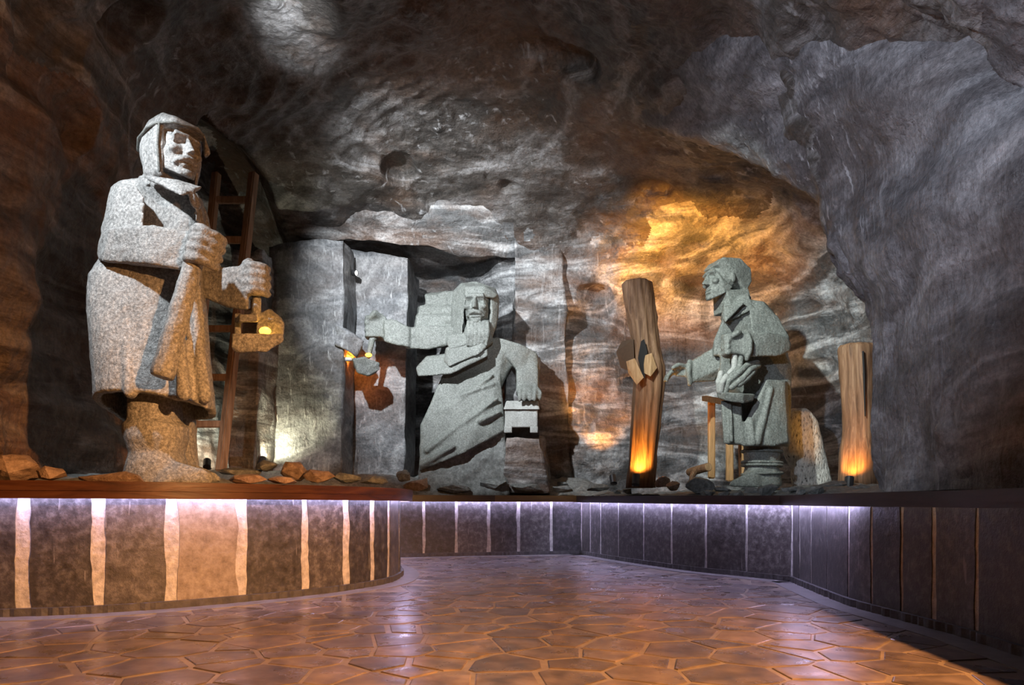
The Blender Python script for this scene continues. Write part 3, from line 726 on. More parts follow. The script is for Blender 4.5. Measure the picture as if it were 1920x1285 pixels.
# right arm across the body
hull(b, [q1(a) for a in [(222, 345, -.28), (256, 348, -.30), (272, 372, -.32), (205, 355, -.12), (196, 400, -.2), (181, 478, -.22), (196, 492, -.3), (196, 488, -.05), (268, 430, -.36), (262, 470, -.30), (225, 345, .05)]])
hull(b, [q1(a) for a in [(190, 440, -.30), (205, 428, -.38), (285, 421, -.46), (362, 436, -.46), (352, 508, -.44), (280, 494, -.46), (190, 490, -.34), (182, 484, -.20), (200, 440, -.10), (360, 440, -.28), (350, 506, -.26), (200, 492, -.12)]])
hull(b, [q1(a) for a in [(352, 434, -.49), (368, 438, -.49), (358, 508, -.48), (346, 508, -.48), (352, 434, -.25), (368, 438, -.25), (358, 506, -.25), (346, 506, -.25)]])
ax1 = P(382, 430, D1 - .42) - P(303, 712, D1 - .50)
fist(b, q1((385, 470, -.42)), ax1, (-1, .25, 0), .068, .27)
# left arm reaching back to the lamp
hull(b, [q1(a) for a in [(362, 372, .0), (385, 392, .05), (362, 372, .3), (388, 400, .3), (402, 500, .1), (402, 500, .36), (372, 480, .05), (425, 545, .12), (395, 560, .12), (380, 555, .3)]])
hull(b, [q1(a) for a in [(378, 505, .08), (376, 556, .08), (400, 505, .34), (390, 560, .34), (462, 498, -.02), (466, 582, -.02), (468, 505, .22), (470, 578, .22), (430, 578, .05)]])
fist(b, q1((482, 528, .06)), (0.02, 0, 1), (-1, .35, 0), .05, .26)
capsule(b, q1((466, 497, .04)), q1((464, 512, .04)), .052, .045)
# legs and boots
loft(b, [ering(250, 334, 716, D1 - .04, .19), ering(248, 334, 790, D1 - .04, .19), ering(240, 346, 800, D1 - .04, .22), ering(243, 345, 822, D1 - .04, .22), ering(252, 338, 850, D1 - .04, .19), ering(242, 350, 884, D1 - .04, .21), ering(238, 356, 906, D1 - .04, .22)][::-1])
hull(b, [q1(a) for a in [(300, 862, -.2), (340, 868, -.18), (380, 880, -.16), (398, 892, -.13), (400, 906, -.12), (300, 908, -.28), (240, 908, -.2), (245, 890, .1), (300, 862, .12), (380, 882, .1), (398, 905, .1), (250, 908, .18)]])
loft(b, [ering(312, 362, 716, D1 + .3, .14), ering(314, 362, 800, D1 + .3, .14), ering(308, 364, 850, D1 + .3, .15), ering(312, 372, 905, D1 + .3, .17)][::-1])
hull(b, [q1(a) for a in [(330, 870, .16), (365, 872, .2), (405, 888, .2), (414, 897, .24), (330, 904, .16), (414, 903, .2), (330, 904, .44), (405, 903, .42), (360, 872, .42)]])
hull(b, [q1(a) for a in [(242, 808, -.1), (250, 808, -.1), (240, 820, -.02), (250, 845, -.1), (244, 848, -.02), (252, 810, .05)]])
chin1 = P(328, 347, D1 - .08)
YAW1 = math.radians(56)
bh = bmesh.new(); dn = head(bh, chin1, 0.45, YAW1, math.radians(-2), moustache=True); h1 = carve('head', bh, 'salt_speckled', s1, 0.0075, 1, 0.002, 25, 9, dn)
capsule(b, P(315, 330, D1), P(312, 365, D1), .16, .2)
carve('body', b, 'salt_speckled', s1, 0.0125, 2, 0.004, 16, 1)
# hood
b = bmesh.new()
Mh = Matrix.Translation(chin1) @ Matrix.Rotation(YAW1, 4, 'Z') @ Matrix.Scale(.45, 4)
hp = lambda x, y, z: Mh @ Vector((x, y, z))
hr = Matrix.Rotation(YAW1, 3, 'Z')
ell(b, hp(0, .20, .55), (.43 * .45, .46 * .45, .53 * .45), hr, 22)
hull(b, [hp(*a) for a in [(-.34, -.26, .84), (.34, -.26, .84), (-.22, -.43, .80), (.22, -.43, .80), (-.22, -.38, .93), (.22, -.38, .93), (-.26, -.1, 1.06), (.26, -.1, 1.06), (-.26, .3, 1.08), (.26, .3, 1.08), (-.26, .58, .9), (.26, .58, .9), (-.44, .2, .75), (.44, .2, .75), (0, -.46, .84)]])
for s in (-1, 1):
    hull(b, [hp(s * x, y, z) for x, y, z in [(.30, -.20, .84), (.40, -.14, .80), (.33, -.19, .5), (.41, -.10, .45), (.29, -.17, .12), (.36, -.06, .08), (.40, .25, .82), (.42, .28, .1), (.26, -.14, .0), (.34, .2, -.05)]])
hull(b, [hp(*a) for a in [(.28, -.38, .88), (.24, -.48, .80), (.34, -.24, .86), (.40, -.40, .58), (.42, -.20, .55), (.34, -.30, .5)]])
hull(b, [hp(*a) for a in [(-.33, .0, .1), (.33, .0, .1), (-.40, .1, -.12), (.40, .1, -.12), (-.3, .6, .2), (.3, .6, .2), (-.36, .55, -.15), (.36, .55, -.15)]])
carve('hood', b, 'salt_speckled', h1, 0.0125, 2, 0.003, 16, 2)
b = bmesh.new()
for s in (-1,):
    chain(b, [hp(s * .385, -.16, .81), hp(s * .435, .05, .77), hp(s * .42, .35, .70), hp(s * .3, .60, .62)], [.010] * 4, 8)
    chain(b, [hp(s * .37, -.19, .80), hp(s * .385, -.165, .45), hp(s * .34, -.14, .06)], [.009] * 3, 8)
chain(b, [hp(-.385, -.16, .81), hp(-.26, -.40, .80), hp(0, -.465, .82), hp(.24, -.43, .81)], [.009] * 4, 8)
from_bm('hood_seam', b, 'salt_dark', h1, True)
# coat skirt: hollow bell with a thick rim
b = bmesh.new()
dropf = lambda k: (lambda ca, sa: k * (0.10 * max(0, sa) + 0.17 * max(0, -ca) * (0.5 + .5 * sa) + .06 * max(0, ca)))
outer = [ering(206, 372, 486, D1, .25), ering(182, 376, 530, D1, .31, drop=dropf(.0)), ering(180, 378, 580, D1, .33), ering(188, 382, 650, D1, .36, drop=dropf(.3)), ering(195, 388, 710, D1, .38, drop=dropf(.7)), ering(198, 392, 748, D1, .39, drop=dropf(1.0))]
inner = [ering(212, 378, 750, D1, .34, drop=dropf(1.0)), ering(208, 376, 712, D1, .33, drop=dropf(.7)), ering(212, 366, 660, D1, .28)]
loft(b, outer + inner)
for a0, a1 in (((330, 560, -.34), (345, 740, -.40)), ((362, 545, -.28), (384, 745, -.27)), ((232, 540, -.28), (245, 735, -.37))):
    capsule(b, q1(a0), q1(a1), .028, .05)
hull(b, [q1(a) for a in [(345, 520, -.26), (375, 520, -.18), (350, 640, -.32), (386, 640, -.22), (352, 746, -.36), (391, 770, -.2), (391, 770, .1), (370, 520, .1)]])
hull(b, [q1(a) for a in [(205, 492, -.24), (374, 496, -.24), (374, 512, -.25), (196, 515, -.26), (205, 492, .24), (372, 496, .24), (372, 512, .24), (196, 515, .24)]])
carve('coat_skirt', b, 'salt_speckled', s1, 0.0135, 2, 0.004, 14, 3)
# collar flaps
b = bmesh.new()
hull(b, [q1(a) for a in [(275, 328, -.24), (330, 336, -.30), (380, 350, -.24), (340, 368, -.36), (300, 345, -.32), (272, 336, -.24), (330, 345, -.2), (375, 358, -.16)]])
hull(b, [q1(a) for a in [(352, 362, -.28), (366, 362, -.28), (378, 385, -.22), (370, 395, -.24), (356, 385, -.28), (366, 370, -.12), (378, 392, -.12)]])
hull(b, [q1(a) for a in [(366, 396, -.25), (376, 400, -.2), (374, 418, -.22), (366, 415, -.26), (370, 400, -.1), (372, 415, -.1)]])
carve('collar', b, 'salt_speckled', s1, 0.012, 1, 0.003, 14, 4)
# staff in his fist
b = bmesh.new()
st0, st1 = q1((382, 428, -.42)), q1((303, 708, -.52))
ringsS = []
dS = (st1 - st0); qS = dS.to_track_quat('Z', 'Y').to_matrix()
for t, r in ((-.012, .05), (0, .072), (.05, .075), (.09, .062), (.2, .064), (.4, .07), (.6, .074), (.8, .078), (.97, .082), (1.0, .072)):
    ringsS.append([st0 + dS * t + qS @ Vector((r * math.cos(2 * PI * k / 9), r * math.sin(2 * PI * k / 9), 0)) for k in range(9)])
loft(b, ringsS)
tag(carve('stone_staff', b, 'salt_speckled', None, 0.011, 1, 0.004, 12, 5), "thick tapering stone staff held upright in the hooded miner's right fist", 'staff')
# boat-shaped lamp hanging from the other hand
lampg = empty('miners_lamp', q1((483, 660, .06)), "carved stone boat-shaped lamp with flame hanging from the hooded miner's left hand", 'lamp')
b = bmesh.new()
hull(b, [q1(a) for a in [(435, 626, -.16), (435, 652, -.15), (442, 662, -.12), (500, 660, -.14), (532, 640, -.06), (530, 626, -.1), (435, 626, .2), (436, 655, .2), (500, 660, .22), (532, 635, .2), (526, 626, .24)]])
carve('bowl', b, 'salt_speckled', lampg, 0.010, 1, 0.003, 18, 6)
b = bmesh.new()
hull(b, [q1(a) for a in [(485, 590, .1), (505, 578, .12), (522, 590, .12), (533, 608, .12), (531, 628, .06), (480, 628, .1), (485, 590, .24), (508, 580, .26), (530, 600, .26), (530, 628, .26), (480, 628, .26)]])
carve('back_shell', b, 'salt_speckled', lampg, 0.010, 1, 0.006, 16, 7)
b = bmesh.new()
hull(b, [q1(a) for a in [(448, 590, -.08), (484, 590, -.08), (448, 605, -.08), (484, 604, -.08), (448, 590, .06), (484, 590, .08), (448, 604, .06), (484, 604, .06)]])
hull(b, [q1(a) for a in [(440, 588, .02), (452, 588, .02), (440, 630, .02), (452, 630, .02), (440, 588, .1), (452, 588, .1), (440, 630, .1), (452, 630, .1)]])
capsule(b, q1((482, 560, .06)), q1((480, 595, .05)), .034, .04)
carve('hanger', b, 'salt_speckled', lampg, 0.010, 1, 0.002, 18, 8)
b = bmesh.new(); ell(b, q1((497, 621, -.03)), (.045, .03, .032)); from_bm('flame', b, 'flame', lampg, True)
light('POINT', 'lamp_flame_light', q1((500, 612, -.06)), None, 0.9, AMBER, 0.02)

# ------------------------------------------------------------------ robed bearded figure carved before the back wall
D2 = 10.25; q2 = to_px(D2)
s2 = empty('bearded_statue', P(865, 890, D2), 'hooded bearded stone figure in robe reaching out one arm in the back niche', 'statue')
b = bmesh.new()
hull(b, [q2(a) for a in [(868, 628, -.2), (945, 636, -.2), (978, 652, 0), (950, 690, -.1), (932, 738, -.2), (835, 705, -.2), (845, 650, -.1), (868, 628, .5), (975, 650, .5), (935, 740, .5), (835, 705, .5)]])
hull(b, [q2(a) for a in [(832, 700, -.22), (938, 696, -.2), (926, 742, -.30), (947, 808, -.30), (870, 850, -.48), (786, 884, -.42), (788, 800, -.3), (832, 700, .5), (935, 700, .5), (945, 815, .6), (790, 880, .6)]])
hull(b, [q2(a) for a in [(762, 614, -.22), (800, 610, -.3), (870, 612, -.2), (852, 645, -.28), (800, 656, -.30), (762, 655, -.22), (765, 618, .1), (868, 615, .3), (850, 648, .3), (765, 652, .1)]])
hull(b, [q2(a) for a in [(720, 600, -.30), (736, 598, -.30), (768, 614, -.28), (768, 652, -.28), (738, 646, -.3), (720, 640, -.30), (720, 602, .02), (768, 616, .1), (768, 652, .1), (720, 640, .02)]])
fist(b, q2((704, 614, -.14)), (0, 0, 1), (1, .1, 0), .085, .36)
hull(b, [q2((x, y, d)) for x in (691, 722) for y in (596, 632) for d in (-.22, -.04)])
hull(b, [q2(a) for a in [(930, 632, -.22), (975, 645, -.25), (1006, 662, -.18), (1012, 690, -.15), (975, 702, -.2), (948, 668, -.2), (935, 640, .4), (1005, 665, .4), (1010, 690, .4), (960, 690, .4)]])
hull(b, [q2(a) for a in [(968, 685, -.2), (1008, 680, -.2), (1010, 738, -.26), (968, 738, -.28), (968, 690, .3), (1010, 690, .3), (1010, 745, .3), (968, 745, .3)]])
for k in range(4):
    chain(b, [q2((976 + k * 9, 728, -.28)), q2((975 + k * 9.5, 740, -.36)), q2((974 + k * 9.5, 750, -.38))], [.034, .034, .028], 8)
chain(b, [q2((1004, 725, -.24)), q2((1014, 738, -.32)), q2((1012, 748, -.34))], [.036, .034, .028], 8)
bh = bmesh.new(); dn = head(bh, q2((896, 612, -.22)), .60, math.radians(-6), math.radians(8), moustache=True); h2 = carve('head', bh, 'salt_green', s2, 0.010, 1, 0.002, 20, 10, dn)
# folds of the robe
for a0, a1, r in (((838, 770, -.30), (922, 704, -.26), .04), ((800, 845, -.40), (932, 748, -.34), .045), ((792, 872, -.42), (850, 838, -.48), .05), ((862, 742, -.3), (926, 720, -.28), .03), ((900, 790, -.42), (938, 772, -.34), .04)):
    capsule(b, q2(a0), q2(a1), r, r * .6)
carve('body', b, 'salt_green', s2, 0.020, 2, 0.007, 9, 11)
b = bmesh.new()
for sgn in (-1, 1):
    pass
hull(b, [q2(a) for a in [(872, 538, -.46), (908, 536, -.46), (934, 552, -.38), (928, 560, -.42), (908, 549, -.50), (872, 556, -.50), (870, 530, -.1), (925, 540, -.1), (935, 556, 0), (860, 540, .1)]])
hull(b, [q2(a) for a in [(920, 556, -.38), (935, 556, -.30), (934, 600, -.28), (924, 632, -.26), (914, 628, -.3), (922, 590, -.38), (936, 558, .2), (930, 600, .2), (920, 632, .2)]])
hull(b, [q2(a) for a in [(850, 548, -.18), (872, 534, -.42), (874, 560, -.46), (868, 600, -.38), (866, 640, -.34), (845, 640, -.2), (846, 590, -.14), (850, 548, .2), (845, 640, .3)]])
hull(b, [q2(a) for a in [(850, 545, .0), (866, 530, -.1), (892, 527, -.12), (928, 540, -.05), (936, 560, 0), (930, 620, .0), (850, 620, 0), (850, 545, .4), (930, 545, .4), (930, 620, .4), (850, 620, .4)]])
carve('hood', b, 'salt_green', h2, 0.018, 1, 0.006, 9, 12)
b = bmesh.new()
hull(b, [q2(a) for a in [(876, 602, -.40), (917, 600, -.40), (925, 640, -.38), (905, 655, -.42), (880, 650, -.44), (868, 630, -.34), (876, 602, -.1), (920, 610, -.1), (920, 650, -.1), (870, 640, -.1)]])
for k in range(6):
    x = 878 + k * 7.2
    chain(b, [q2((x, 604, -.46)), q2((x + 1, 626, -.47)), q2((x - 2, 648, -.44))], [.030, .034, .018], 8)
carve('beard', b, 'salt_green', h2, 0.015, 1, 0.004, 12, 13)
for k, pts in enumerate(([(838, 628, -.30), (880, 622, -.36), (896, 642, -.44), (842, 656, -.40), (836, 640, -.3), (838, 628, 0), (896, 640, 0), (842, 655, 0)],
                         [(836, 652, -.36), (906, 636, -.44), (912, 652, -.44), (900, 664, -.48), (842, 688, -.46), (832, 678, -.36), (836, 655, 0), (908, 650, 0), (840, 685, 0)],
                         [(800, 668, -.26), (838, 668, -.34), (914, 654, -.42), (916, 668, -.42), (845, 702, -.46), (784, 706, -.38), (780, 690, -.3), (800, 668, .1), (914, 664, .1), (845, 700, .1), (784, 704, .1)])):
    b = bmesh.new(); hull(b, [q2(a) for a in pts]); carve('cape_pleat', b, 'salt_green', s2, 0.018, 1, 0.006, 10, 14 + k)
b = bmesh.new()
for pts in ([(797, 552, .1), (860, 546, .1), (860, 582, .0), (800, 582, .05), (797, 552, .8), (860, 546, .8), (860, 582, .8), (800, 582, .8)],
            [(786, 574, .05), (862, 572, -.02), (862, 600, -.05), (783, 598, 0), (786, 574, .8), (862, 572, .8), (862, 600, .8), (783, 598, .8)],
            [(780, 592, 0), (862, 590, -.1), (864, 624, -.1), (778, 616, -.04), (780, 592, .8), (862, 590, .8), (864, 624, .8), (778, 616, .8)]):
    hull(b, [q2(a) for a in pts])
carve('flying_hair', b, 'salt_green', s2, 0.022, 1, 0.02, 6, 18)
b = box8([q2(a) for a in [(780, 930, -.46), (955, 930, -.34), (955, 930, .9), (780, 930, .9), (792, 868, -.30), (944, 806, -.22), (944, 806, .9), (792, 868, .9)]], 24)
rock_from_bm('rough_base', b, 'rubble_grey', s2, 0.05, 3.0, 19)
# lamp held below his fist
lamp2 = empty('miners_lamp', q2((690, 705, -.14)), "rough stone oil lamp with small flame below the bearded figure's outstretched fist", 'lamp')
b = bmesh.new()
hull(b, [q2(a) for a in [(660, 672, -.28), (680, 668, -.3), (712, 680, -.24), (711, 695, -.24), (690, 706, -.25), (668, 698, -.28), (660, 680, .0), (712, 685, .02), (690, 705, .02)]])
carve('bowl', b, 'salt_dark', lamp2, 0.014, 1, 0.012, 9, 20)
b = bmesh.new(); capsule(b, q2((704, 596, -.14)), q2((702, 632, -.14)), .07, .06); capsule(b, q2((698, 636, -.15)), q2((691, 668, -.16)), .045, .04)
carve('handle', b, 'salt_green', lamp2, 0.013, 1, 0.003, 12, 21)
b = bmesh.new(); ell(b, q2((691, 666, -.26)), (.05, .04, .03)); from_bm('flame', b, 'flame', lamp2, True)
# tongue of rock jutting from the pillar towards the lamp
b = box8([P(628, 645, 9.95), P(668, 668, 9.95), P(668, 668, 10.4), P(628, 645, 10.5), P(628, 606, 9.95), P(682, 640, 9.95), P(680, 640, 10.4), P(632, 606, 10.5)], 12)
tag(rock_from_bm('wall_spur', b, 'rock_pillar', None, 0.03, 5, 22), kind='structure')
# amber glow lamp fixed to the pillar's edge
gl = empty('amber_wall_lamp', P(652, 665, 10.1), 'small white tube lamp glowing orange in the cleft of the pillar', 'lamp')
b = bmesh.new(); capsule(b, P(648, 674, 10.1), P(658, 674, 10.1), .03); from_bm('tube', b, 'lamp_white', gl, True)
b = bmesh.new(); capsule(b, P(652, 667, 10.12), P(661, 671, 10.12), .014); from_bm('bulb', b, 'flame', gl, True)
light('POINT', 'amber_wall_light', P(656, 672, 10.3), None, 7, (1, .22, .015), 0.03)
# casket and the rock it stands on
cz = P(945, 812, 10.05)
bk = empty('stone_casket', P(978, 812, 10.1), 'pale stone casket with a sloping lid under the hand of the bearded figure', 'casket')
b = bmesh.new()
Dk = 9.95
f_ = lambda x, y, d: P(x, y, Dk + d)
hull(b, [f_(947, 768, 0), f_(1008, 768, 0), f_(1008, 802, 0), f_(946, 802, 0), f_(947, 768, .4), f_(1008, 768, .4), f_(1008, 802, .4), f_(946, 802, .4)])
carve('box', b, 'salt_light', bk, 0.012, 0, 0.003, 12, 23)
b = bmesh.new()
hull(b, [f_(944, 768, -.04), f_(1012, 768, -.04), f_(1009, 752, .06), f_(950, 752, .06), f_(944, 768, .44), f_(1012, 768, .44), f_(1009, 752, .36), f_(950, 752, .36)])
carve('lid', b, 'salt_light', bk, 0.012, 0, 0.003, 12, 24)
for x0, x1 in ((945, 960), (994, 1009)):
    b = bmesh.new(); hull(b, [f_(x0, 800, -.01), f_(x1, 800, -.01), f_(x0, 812, -.01), f_(x1, 812, -.01), f_(x0, 800, .40), f_(x1, 800, .40), f_(x0, 812, .4), f_(x1, 812, .4)])
    carve('foot', b, 'salt_light', bk, 0.012, 0, 0.002, 12, 25)
b = box8([P(940, 925, 9.95), P(1030, 925, 9.95), P(1040, 925, 10.9), P(950, 925, 10.9), P(950, 822, 9.9), P(1012, 822, 9.9), P(1020, 820, 10.9), P(950, 820, 10.9)], 20)
tag(rock_from_bm('wall_casket_block', b, 'rock_back', None, 0.025, 3, 26), kind='structure')
hewn('wall_arm_block', (945, 1012), (950, 1012), 830, (672, 668), 10.4, 11.2, 'rock_pillar', 20, 0.03, 3, 27)

# ------------------------------------------------------------------ bareheaded miner on the right
D3 = 8.5; q3 = to_px(D3)
s3 = empty('miner_statue', P(1430, 908, D3), 'bareheaded green-grey stone miner in profile beside the right wooden post', 'statue')
b = bmesh.new()
hull(b, [q3(a) for a in [(1358, 592, -.12), (1400, 562, -.10), (1432, 566, -.12), (1462, 600, -.08), (1472, 660, -.08), (1338, 668, -.08), (1338, 640, -.06), (1358, 592, .25), (1400, 560, .25), (1440, 572, .28), (1470, 620, .25), (1475, 665, .25), (1334, 665, .25)]])
hull(b, [q3(a) for a in [(1350, 655, -.12), (1470, 655, -.12), (1484, 690, -.05), (1482, 740, -.08), (1395, 740, -.1), (1350, 700, -.1), (1350, 655, .22), (1475, 655, .22), (1484, 690, .22), (1480, 745, .22), (1355, 740, .2)]])
# near arm
hull(b, [q3(a) for a in [(1404, 582, -.28), (1432, 570, -.25), (1458, 592, -.25), (1480, 632, -.28), (1478, 656, -.30), (1428, 655, -.36), (1408, 620, -.36), (1420, 580, .0), (1470, 620, .0), (1475, 655, -.05)]])
hull(b, [q3(a) for a in [(1396, 628, -.50), (1440, 622, -.48), (1476, 632, -.40), (1484, 645, -.34), (1480, 660, -.36), (1462, 668, -.42), (1396, 670, -.50), (1396, 632, -.26), (1470, 635, -.12), (1478, 658, -.12), (1396, 668, -.26)]])
chain(b, [q3((1402, 627, -.48)), q3((1407, 640, -.53)), q3((1406, 660, -.53)), q3((1400, 673, -.48))], [.03] * 4)
fist(b, q3((1374, 648, -.40)), (0, 0, 1), (1, .3, 0), .075, .27)
hull(b, [q3((x, y, d)) for x in (1358, 1396) for y in (633, 664) for d in (-.47, -.30)])
# far arm with open hand
hull(b, [q3(a) for a in [(1350, 645, .05), (1352, 690, .0), (1345, 655, .35), (1340, 715, .1), (1290, 682, .05), (1290, 718, .05), (1290, 680, .28), (1290, 716, .28), (1345, 705, .32)]])
chain(b, [q3((1293, 678, .06)), q3((1291, 698, .02)), q3((1293, 720, .06))], [.032] * 3)
hull(b, [q3(a) for a in [(1290, 686, .06), (1290, 708, .06), (1268, 688, .06), (1266, 706, .06), (1290, 688, .18), (1290, 706, .18), (1268, 690, .2), (1266, 704, .2)]])
for k in range(4):
    d = .05 + k * .05
    chain(b, [q3((1270, 694 + (k % 2), d)), q3((1258, 698 + k, d)), q3((1249 + (k in (0, 3)) * 3, 706 + k, d)), q3((1246 + (k in (0, 3)) * 4, 714, d))], [.034, .031, .028, .022], 8)
chain(b, [q3((1284, 688, .06)), q3((1272, 684, .0)), q3((1262, 690, -.02))], [.036, .032, .024], 8)
# skirts of the coat
hull(b, [q3(a) for a in [(1392, 800, -.34), (1426, 746, -.34), (1437, 712, -.30), (1472, 714, -.26), (1478, 830, -.28), (1450, 837, -.34), (1392, 837, -.36), (1437, 715, -.05), (1478, 715, -.02), (1480, 832, .0), (1392, 836, -.1), (1395, 800, -.12)]])
hull(b, [q3(a) for a in [(1352, 752, -.32), (1390, 752, -.34), (1394, 834, -.36), (1357, 832, -.33), (1352, 752, -.0), (1392, 752, .0), (1394, 832, .05), (1358, 830, .05)]])
hull(b, [q3(a) for a in [(1395, 735, -.06), (1484, 690, -.04), (1482, 832, -.04), (1395, 832, -.06), (1395, 735, .25), (1484, 690, .24), (1480, 838, .26), (1360, 834, .25), (1360, 745, .2)]])
hull(b, [q3(a) for a in [(1366, 755, -.36), (1372, 755, -.37), (1376, 830, -.40), (1368, 830, -.39), (1369, 755, -.3), (1372, 830, -.3)]])
capsule(b, q3((1446, 730, -.31)), q3((1420, 830, -.36)), .03, .045); capsule(b, q3((1408, 790, -.34)), q3((1412, 832, -.37)), .03, .035)
# leg and boot
loft(b, [ering(1398, 1462, 815, D3, .20), ering(1396, 1460, 850, D3, .20), ering(1399, 1458, 878, D3, .19), ering(1392, 1462, 898, D3, .2), ering(1388, 1463, 912, D3, .21)][::-1])
hull(b, [q3(a) for a in [(1420, 882, -.2), (1395, 890, -.2), (1372, 902, -.16), (1366, 912, -.16), (1420, 914, -.24), (1462, 912, -.15), (1420, 882, .1), (1370, 905, .08), (1366, 912, .1), (1460, 912, .15)]])
bh = bmesh.new(); dn = head(bh, q3((1354, 567, 0.02)), .51, math.radians(-70), math.radians(0), bare=True); carve('head', bh, 'salt_green', s3, 0.0085, 1, 0.002, 20, 30, dn)
hull(b, [q3(a) for a in [(1358, 562, -.1), (1402, 550, -.1), (1414, 580, -.16), (1360, 606, -.20), (1353, 592, -.1), (1356, 566, .2), (1405, 560, .22), (1350, 600, .2)]])
carve('body', b, 'salt_green', s3, 0.0155, 2, 0.004, 12, 31)
b = bmesh.new()
hull(b, [q3(a) for a in [(1357, 574, -.20), (1364, 580, -.24), (1398, 566, -.22), (1360, 606, -.28), (1355, 598, -.22), (1357, 580, -.08), (1392, 572, -.08), (1358, 600, -.1)]])
carve('collar', b, 'salt_green', s3, 0.014, 1, 0.003, 12, 32)
for yy, tl in ((846, 6), (866, 10), (872, 6), (890, -5)):
    b = bmesh.new(); n = 20; pr = []
    rg = ering(1394, 1463, yy, D3, .215, n)
    pts = [p + Vector((0, 0, (tl * (k2 / n - .5) if k2 <= n / 2 else tl * (.5 - (k2 / n - .0) + .0)) * .006)) for k2, p in enumerate(rg)]
    for k2 in range(n): capsule(b, pts[k2], pts[(k2 + 1) % n], .020, .020, 7)
    carve('leg_binding', b, 'salt_green', s3, 0.012, 1, 0.002, 12, 33)
# rope bundle and tray he holds
rp = empty('rope_bundle', q3((1380, 735, -.4)), "twisted stone rope bundle gathered under the bareheaded miner's fist", 'rope')
strands = [[(1390, 668, -.40), (1386, 690, -.44), (1372, 705, -.48), (1352, 722, -.46)], [(1378, 668, -.40), (1376, 692, -.42), (1368, 700, -.44)],
           [(1420, 680, -.34), (1402, 684, -.42), (1386, 698, -.48), (1366, 716, -.50), (1360, 734, -.46)], [(1422, 686, -.34), (1406, 694, -.44), (1392, 710, -.48), (1372, 726, -.5)],
           [(1416, 692, -.34), (1410, 700, -.42), (1398, 712, -.46), (1384, 722, -.48)], [(1352, 700, -.42), (1347, 716, -.46), (1349, 734, -.42)], [(1362, 706, -.46), (1355, 716, -.5), (1352, 734, -.46)]]
for sN in strands:
    b = bmesh.new(); chain(b, [q3(a) for a in sN], [.038] * len(sN), 8); carve('strand', b, 'salt_light' if sN[0][0] < 1380 else 'salt_green', rp, 0.012, 1, 0.004, 14, 34)
ty = bmesh.new()
hull(ty, [q3(a) for a in [(1343, 736, -.40), (1360, 736, -.55), (1395, 738, -.56), (1416, 740, -.44), (1412, 752, -.44), (1394, 757, -.52), (1362, 752, -.50), (1346, 746, -.40), (1343, 736, -.2), (1416, 740, -.2), (1410, 752, -.22), (1350, 748, -.2)]])
tag(carve('stone_tray', ty, 'salt_green', None, 0.012, 1, 0.003, 12, 35), "shallow half-round stone tray under the rope at the bareheaded miner's waist", 'tray')
# leaning porous block
b = bmesh.new()
cx = [(1474, 1538, 915, .16), (1476, 1556, 905, .18), (1474, 1545, 850, .19), (1472, 1530, 800, .18), (1474, 1518, 775, .15), (1482, 1508, 766, .09)]
loft(b, [ering(x0 + (12 if y > 860 else 0), x1, y, 9.0, d) for x0, x1, y, d in cx])
tag(carve('salt_block', b, 'porous_salt', None, 0.02, 3, 0.02, 4, 36), 'leaning pale porous salt block behind the bareheaded miner', 'block')

# ------------------------------------------------------------------ timber posts with uplights
def post(D, prof, label, seed):
    e = empty('timber_post', P((prof[-1][0] + prof[-1][1]) / 2, prof[-1][2], D), label, 'post', 'timber posts')
    b = bmesh.new(); rs = []
    rngp = random.Random(seed); lob = [1 + rngp.uniform(-.06, .06) for _ in range(28)]
    for x0, x1, y in prof:
        r = ering(x0, x1, y, D, (x1 - x0) / 2 * D / F * .9, 28, 2.1); c0 = sum(r, Vector()) / len(r)
        rs.append([c0 + (p - c0) * lob[k] for k, p in enumerate(r)])
    top = rs[0]
    loft(b, rs[::-1])
    bmesh.ops.subdivide_edges(b, edges=b.edges[:], cuts=2, use_grid_fill=True)
    return rock_from_bm('trunk', b, 'wood_post', e, 0.010, 7, seed)
p1 = post(9.3, [(1172, 1216, 528), (1166, 1222, 532), (1172, 1228, 570), (1180, 1232, 610), (1186, 1236, 650), (1188, 1246, 690), (1188, 1246, 720), (1184, 1240, 780), (1180, 1232, 850), (1174, 1228, 915)], 'crooked split timber post lit from below, left of the bareheaded miner', 41)
b = bmesh.new(); hull(b, [P(x, y, 9.3 + d) for x, y, d in [(1174, 678, -.22), (1190, 672, -.30), (1207, 708, -.32), (1194, 722, -.28), (1178, 700, -.2), (1190, 680, -.1), (1200, 715, -.1)]]); from_bm('split_flap', b, 'wood_split', p1)
b = bmesh.new(); hull(b, [P(x, y, 9.3 + d) for x, y, d in [(1206, 668, -.24), (1222, 662, -.28), (1232, 690, -.26), (1220, 706, -.30), (1208, 700, -.26), (1212, 670, -.1), (1226, 698, -.1)]]); from_bm('split_flap', b, 'wood_split', p1)
b = bmesh.new(); hull(b, [P(x, y, 9.3 + d) for x, y, d in [(1202, 640, -.20), (1208, 636, -.25), (1214, 660, -.25), (1209, 712, -.25), (1203, 700, -.25), (1196, 672, -.25), (1205, 650, -.1), (1208, 690, -.1)]]); from_bm('crack', b, 'charcoal', p1)
b = bmesh.new(); hull(b, [P(x, y, 9.3 + d) for x, y, d in [(1155, 660, 0), (1166, 640, 0), (1188, 636, -.1), (1190, 700, -.1), (1164, 690, 0), (1160, 670, .15), (1188, 650, .2)]]); from_bm('knot', b, 'bark', p1)
p2 = post(8.2, [(1576, 1634, 648), (1572, 1640, 653), (1576, 1644, 700), (1580, 1646, 760), (1582, 1648, 800), (1576, 1652, 850), (1572, 1652, 915)], 'straight squared timber post lit from below against the right rock wall', 42)
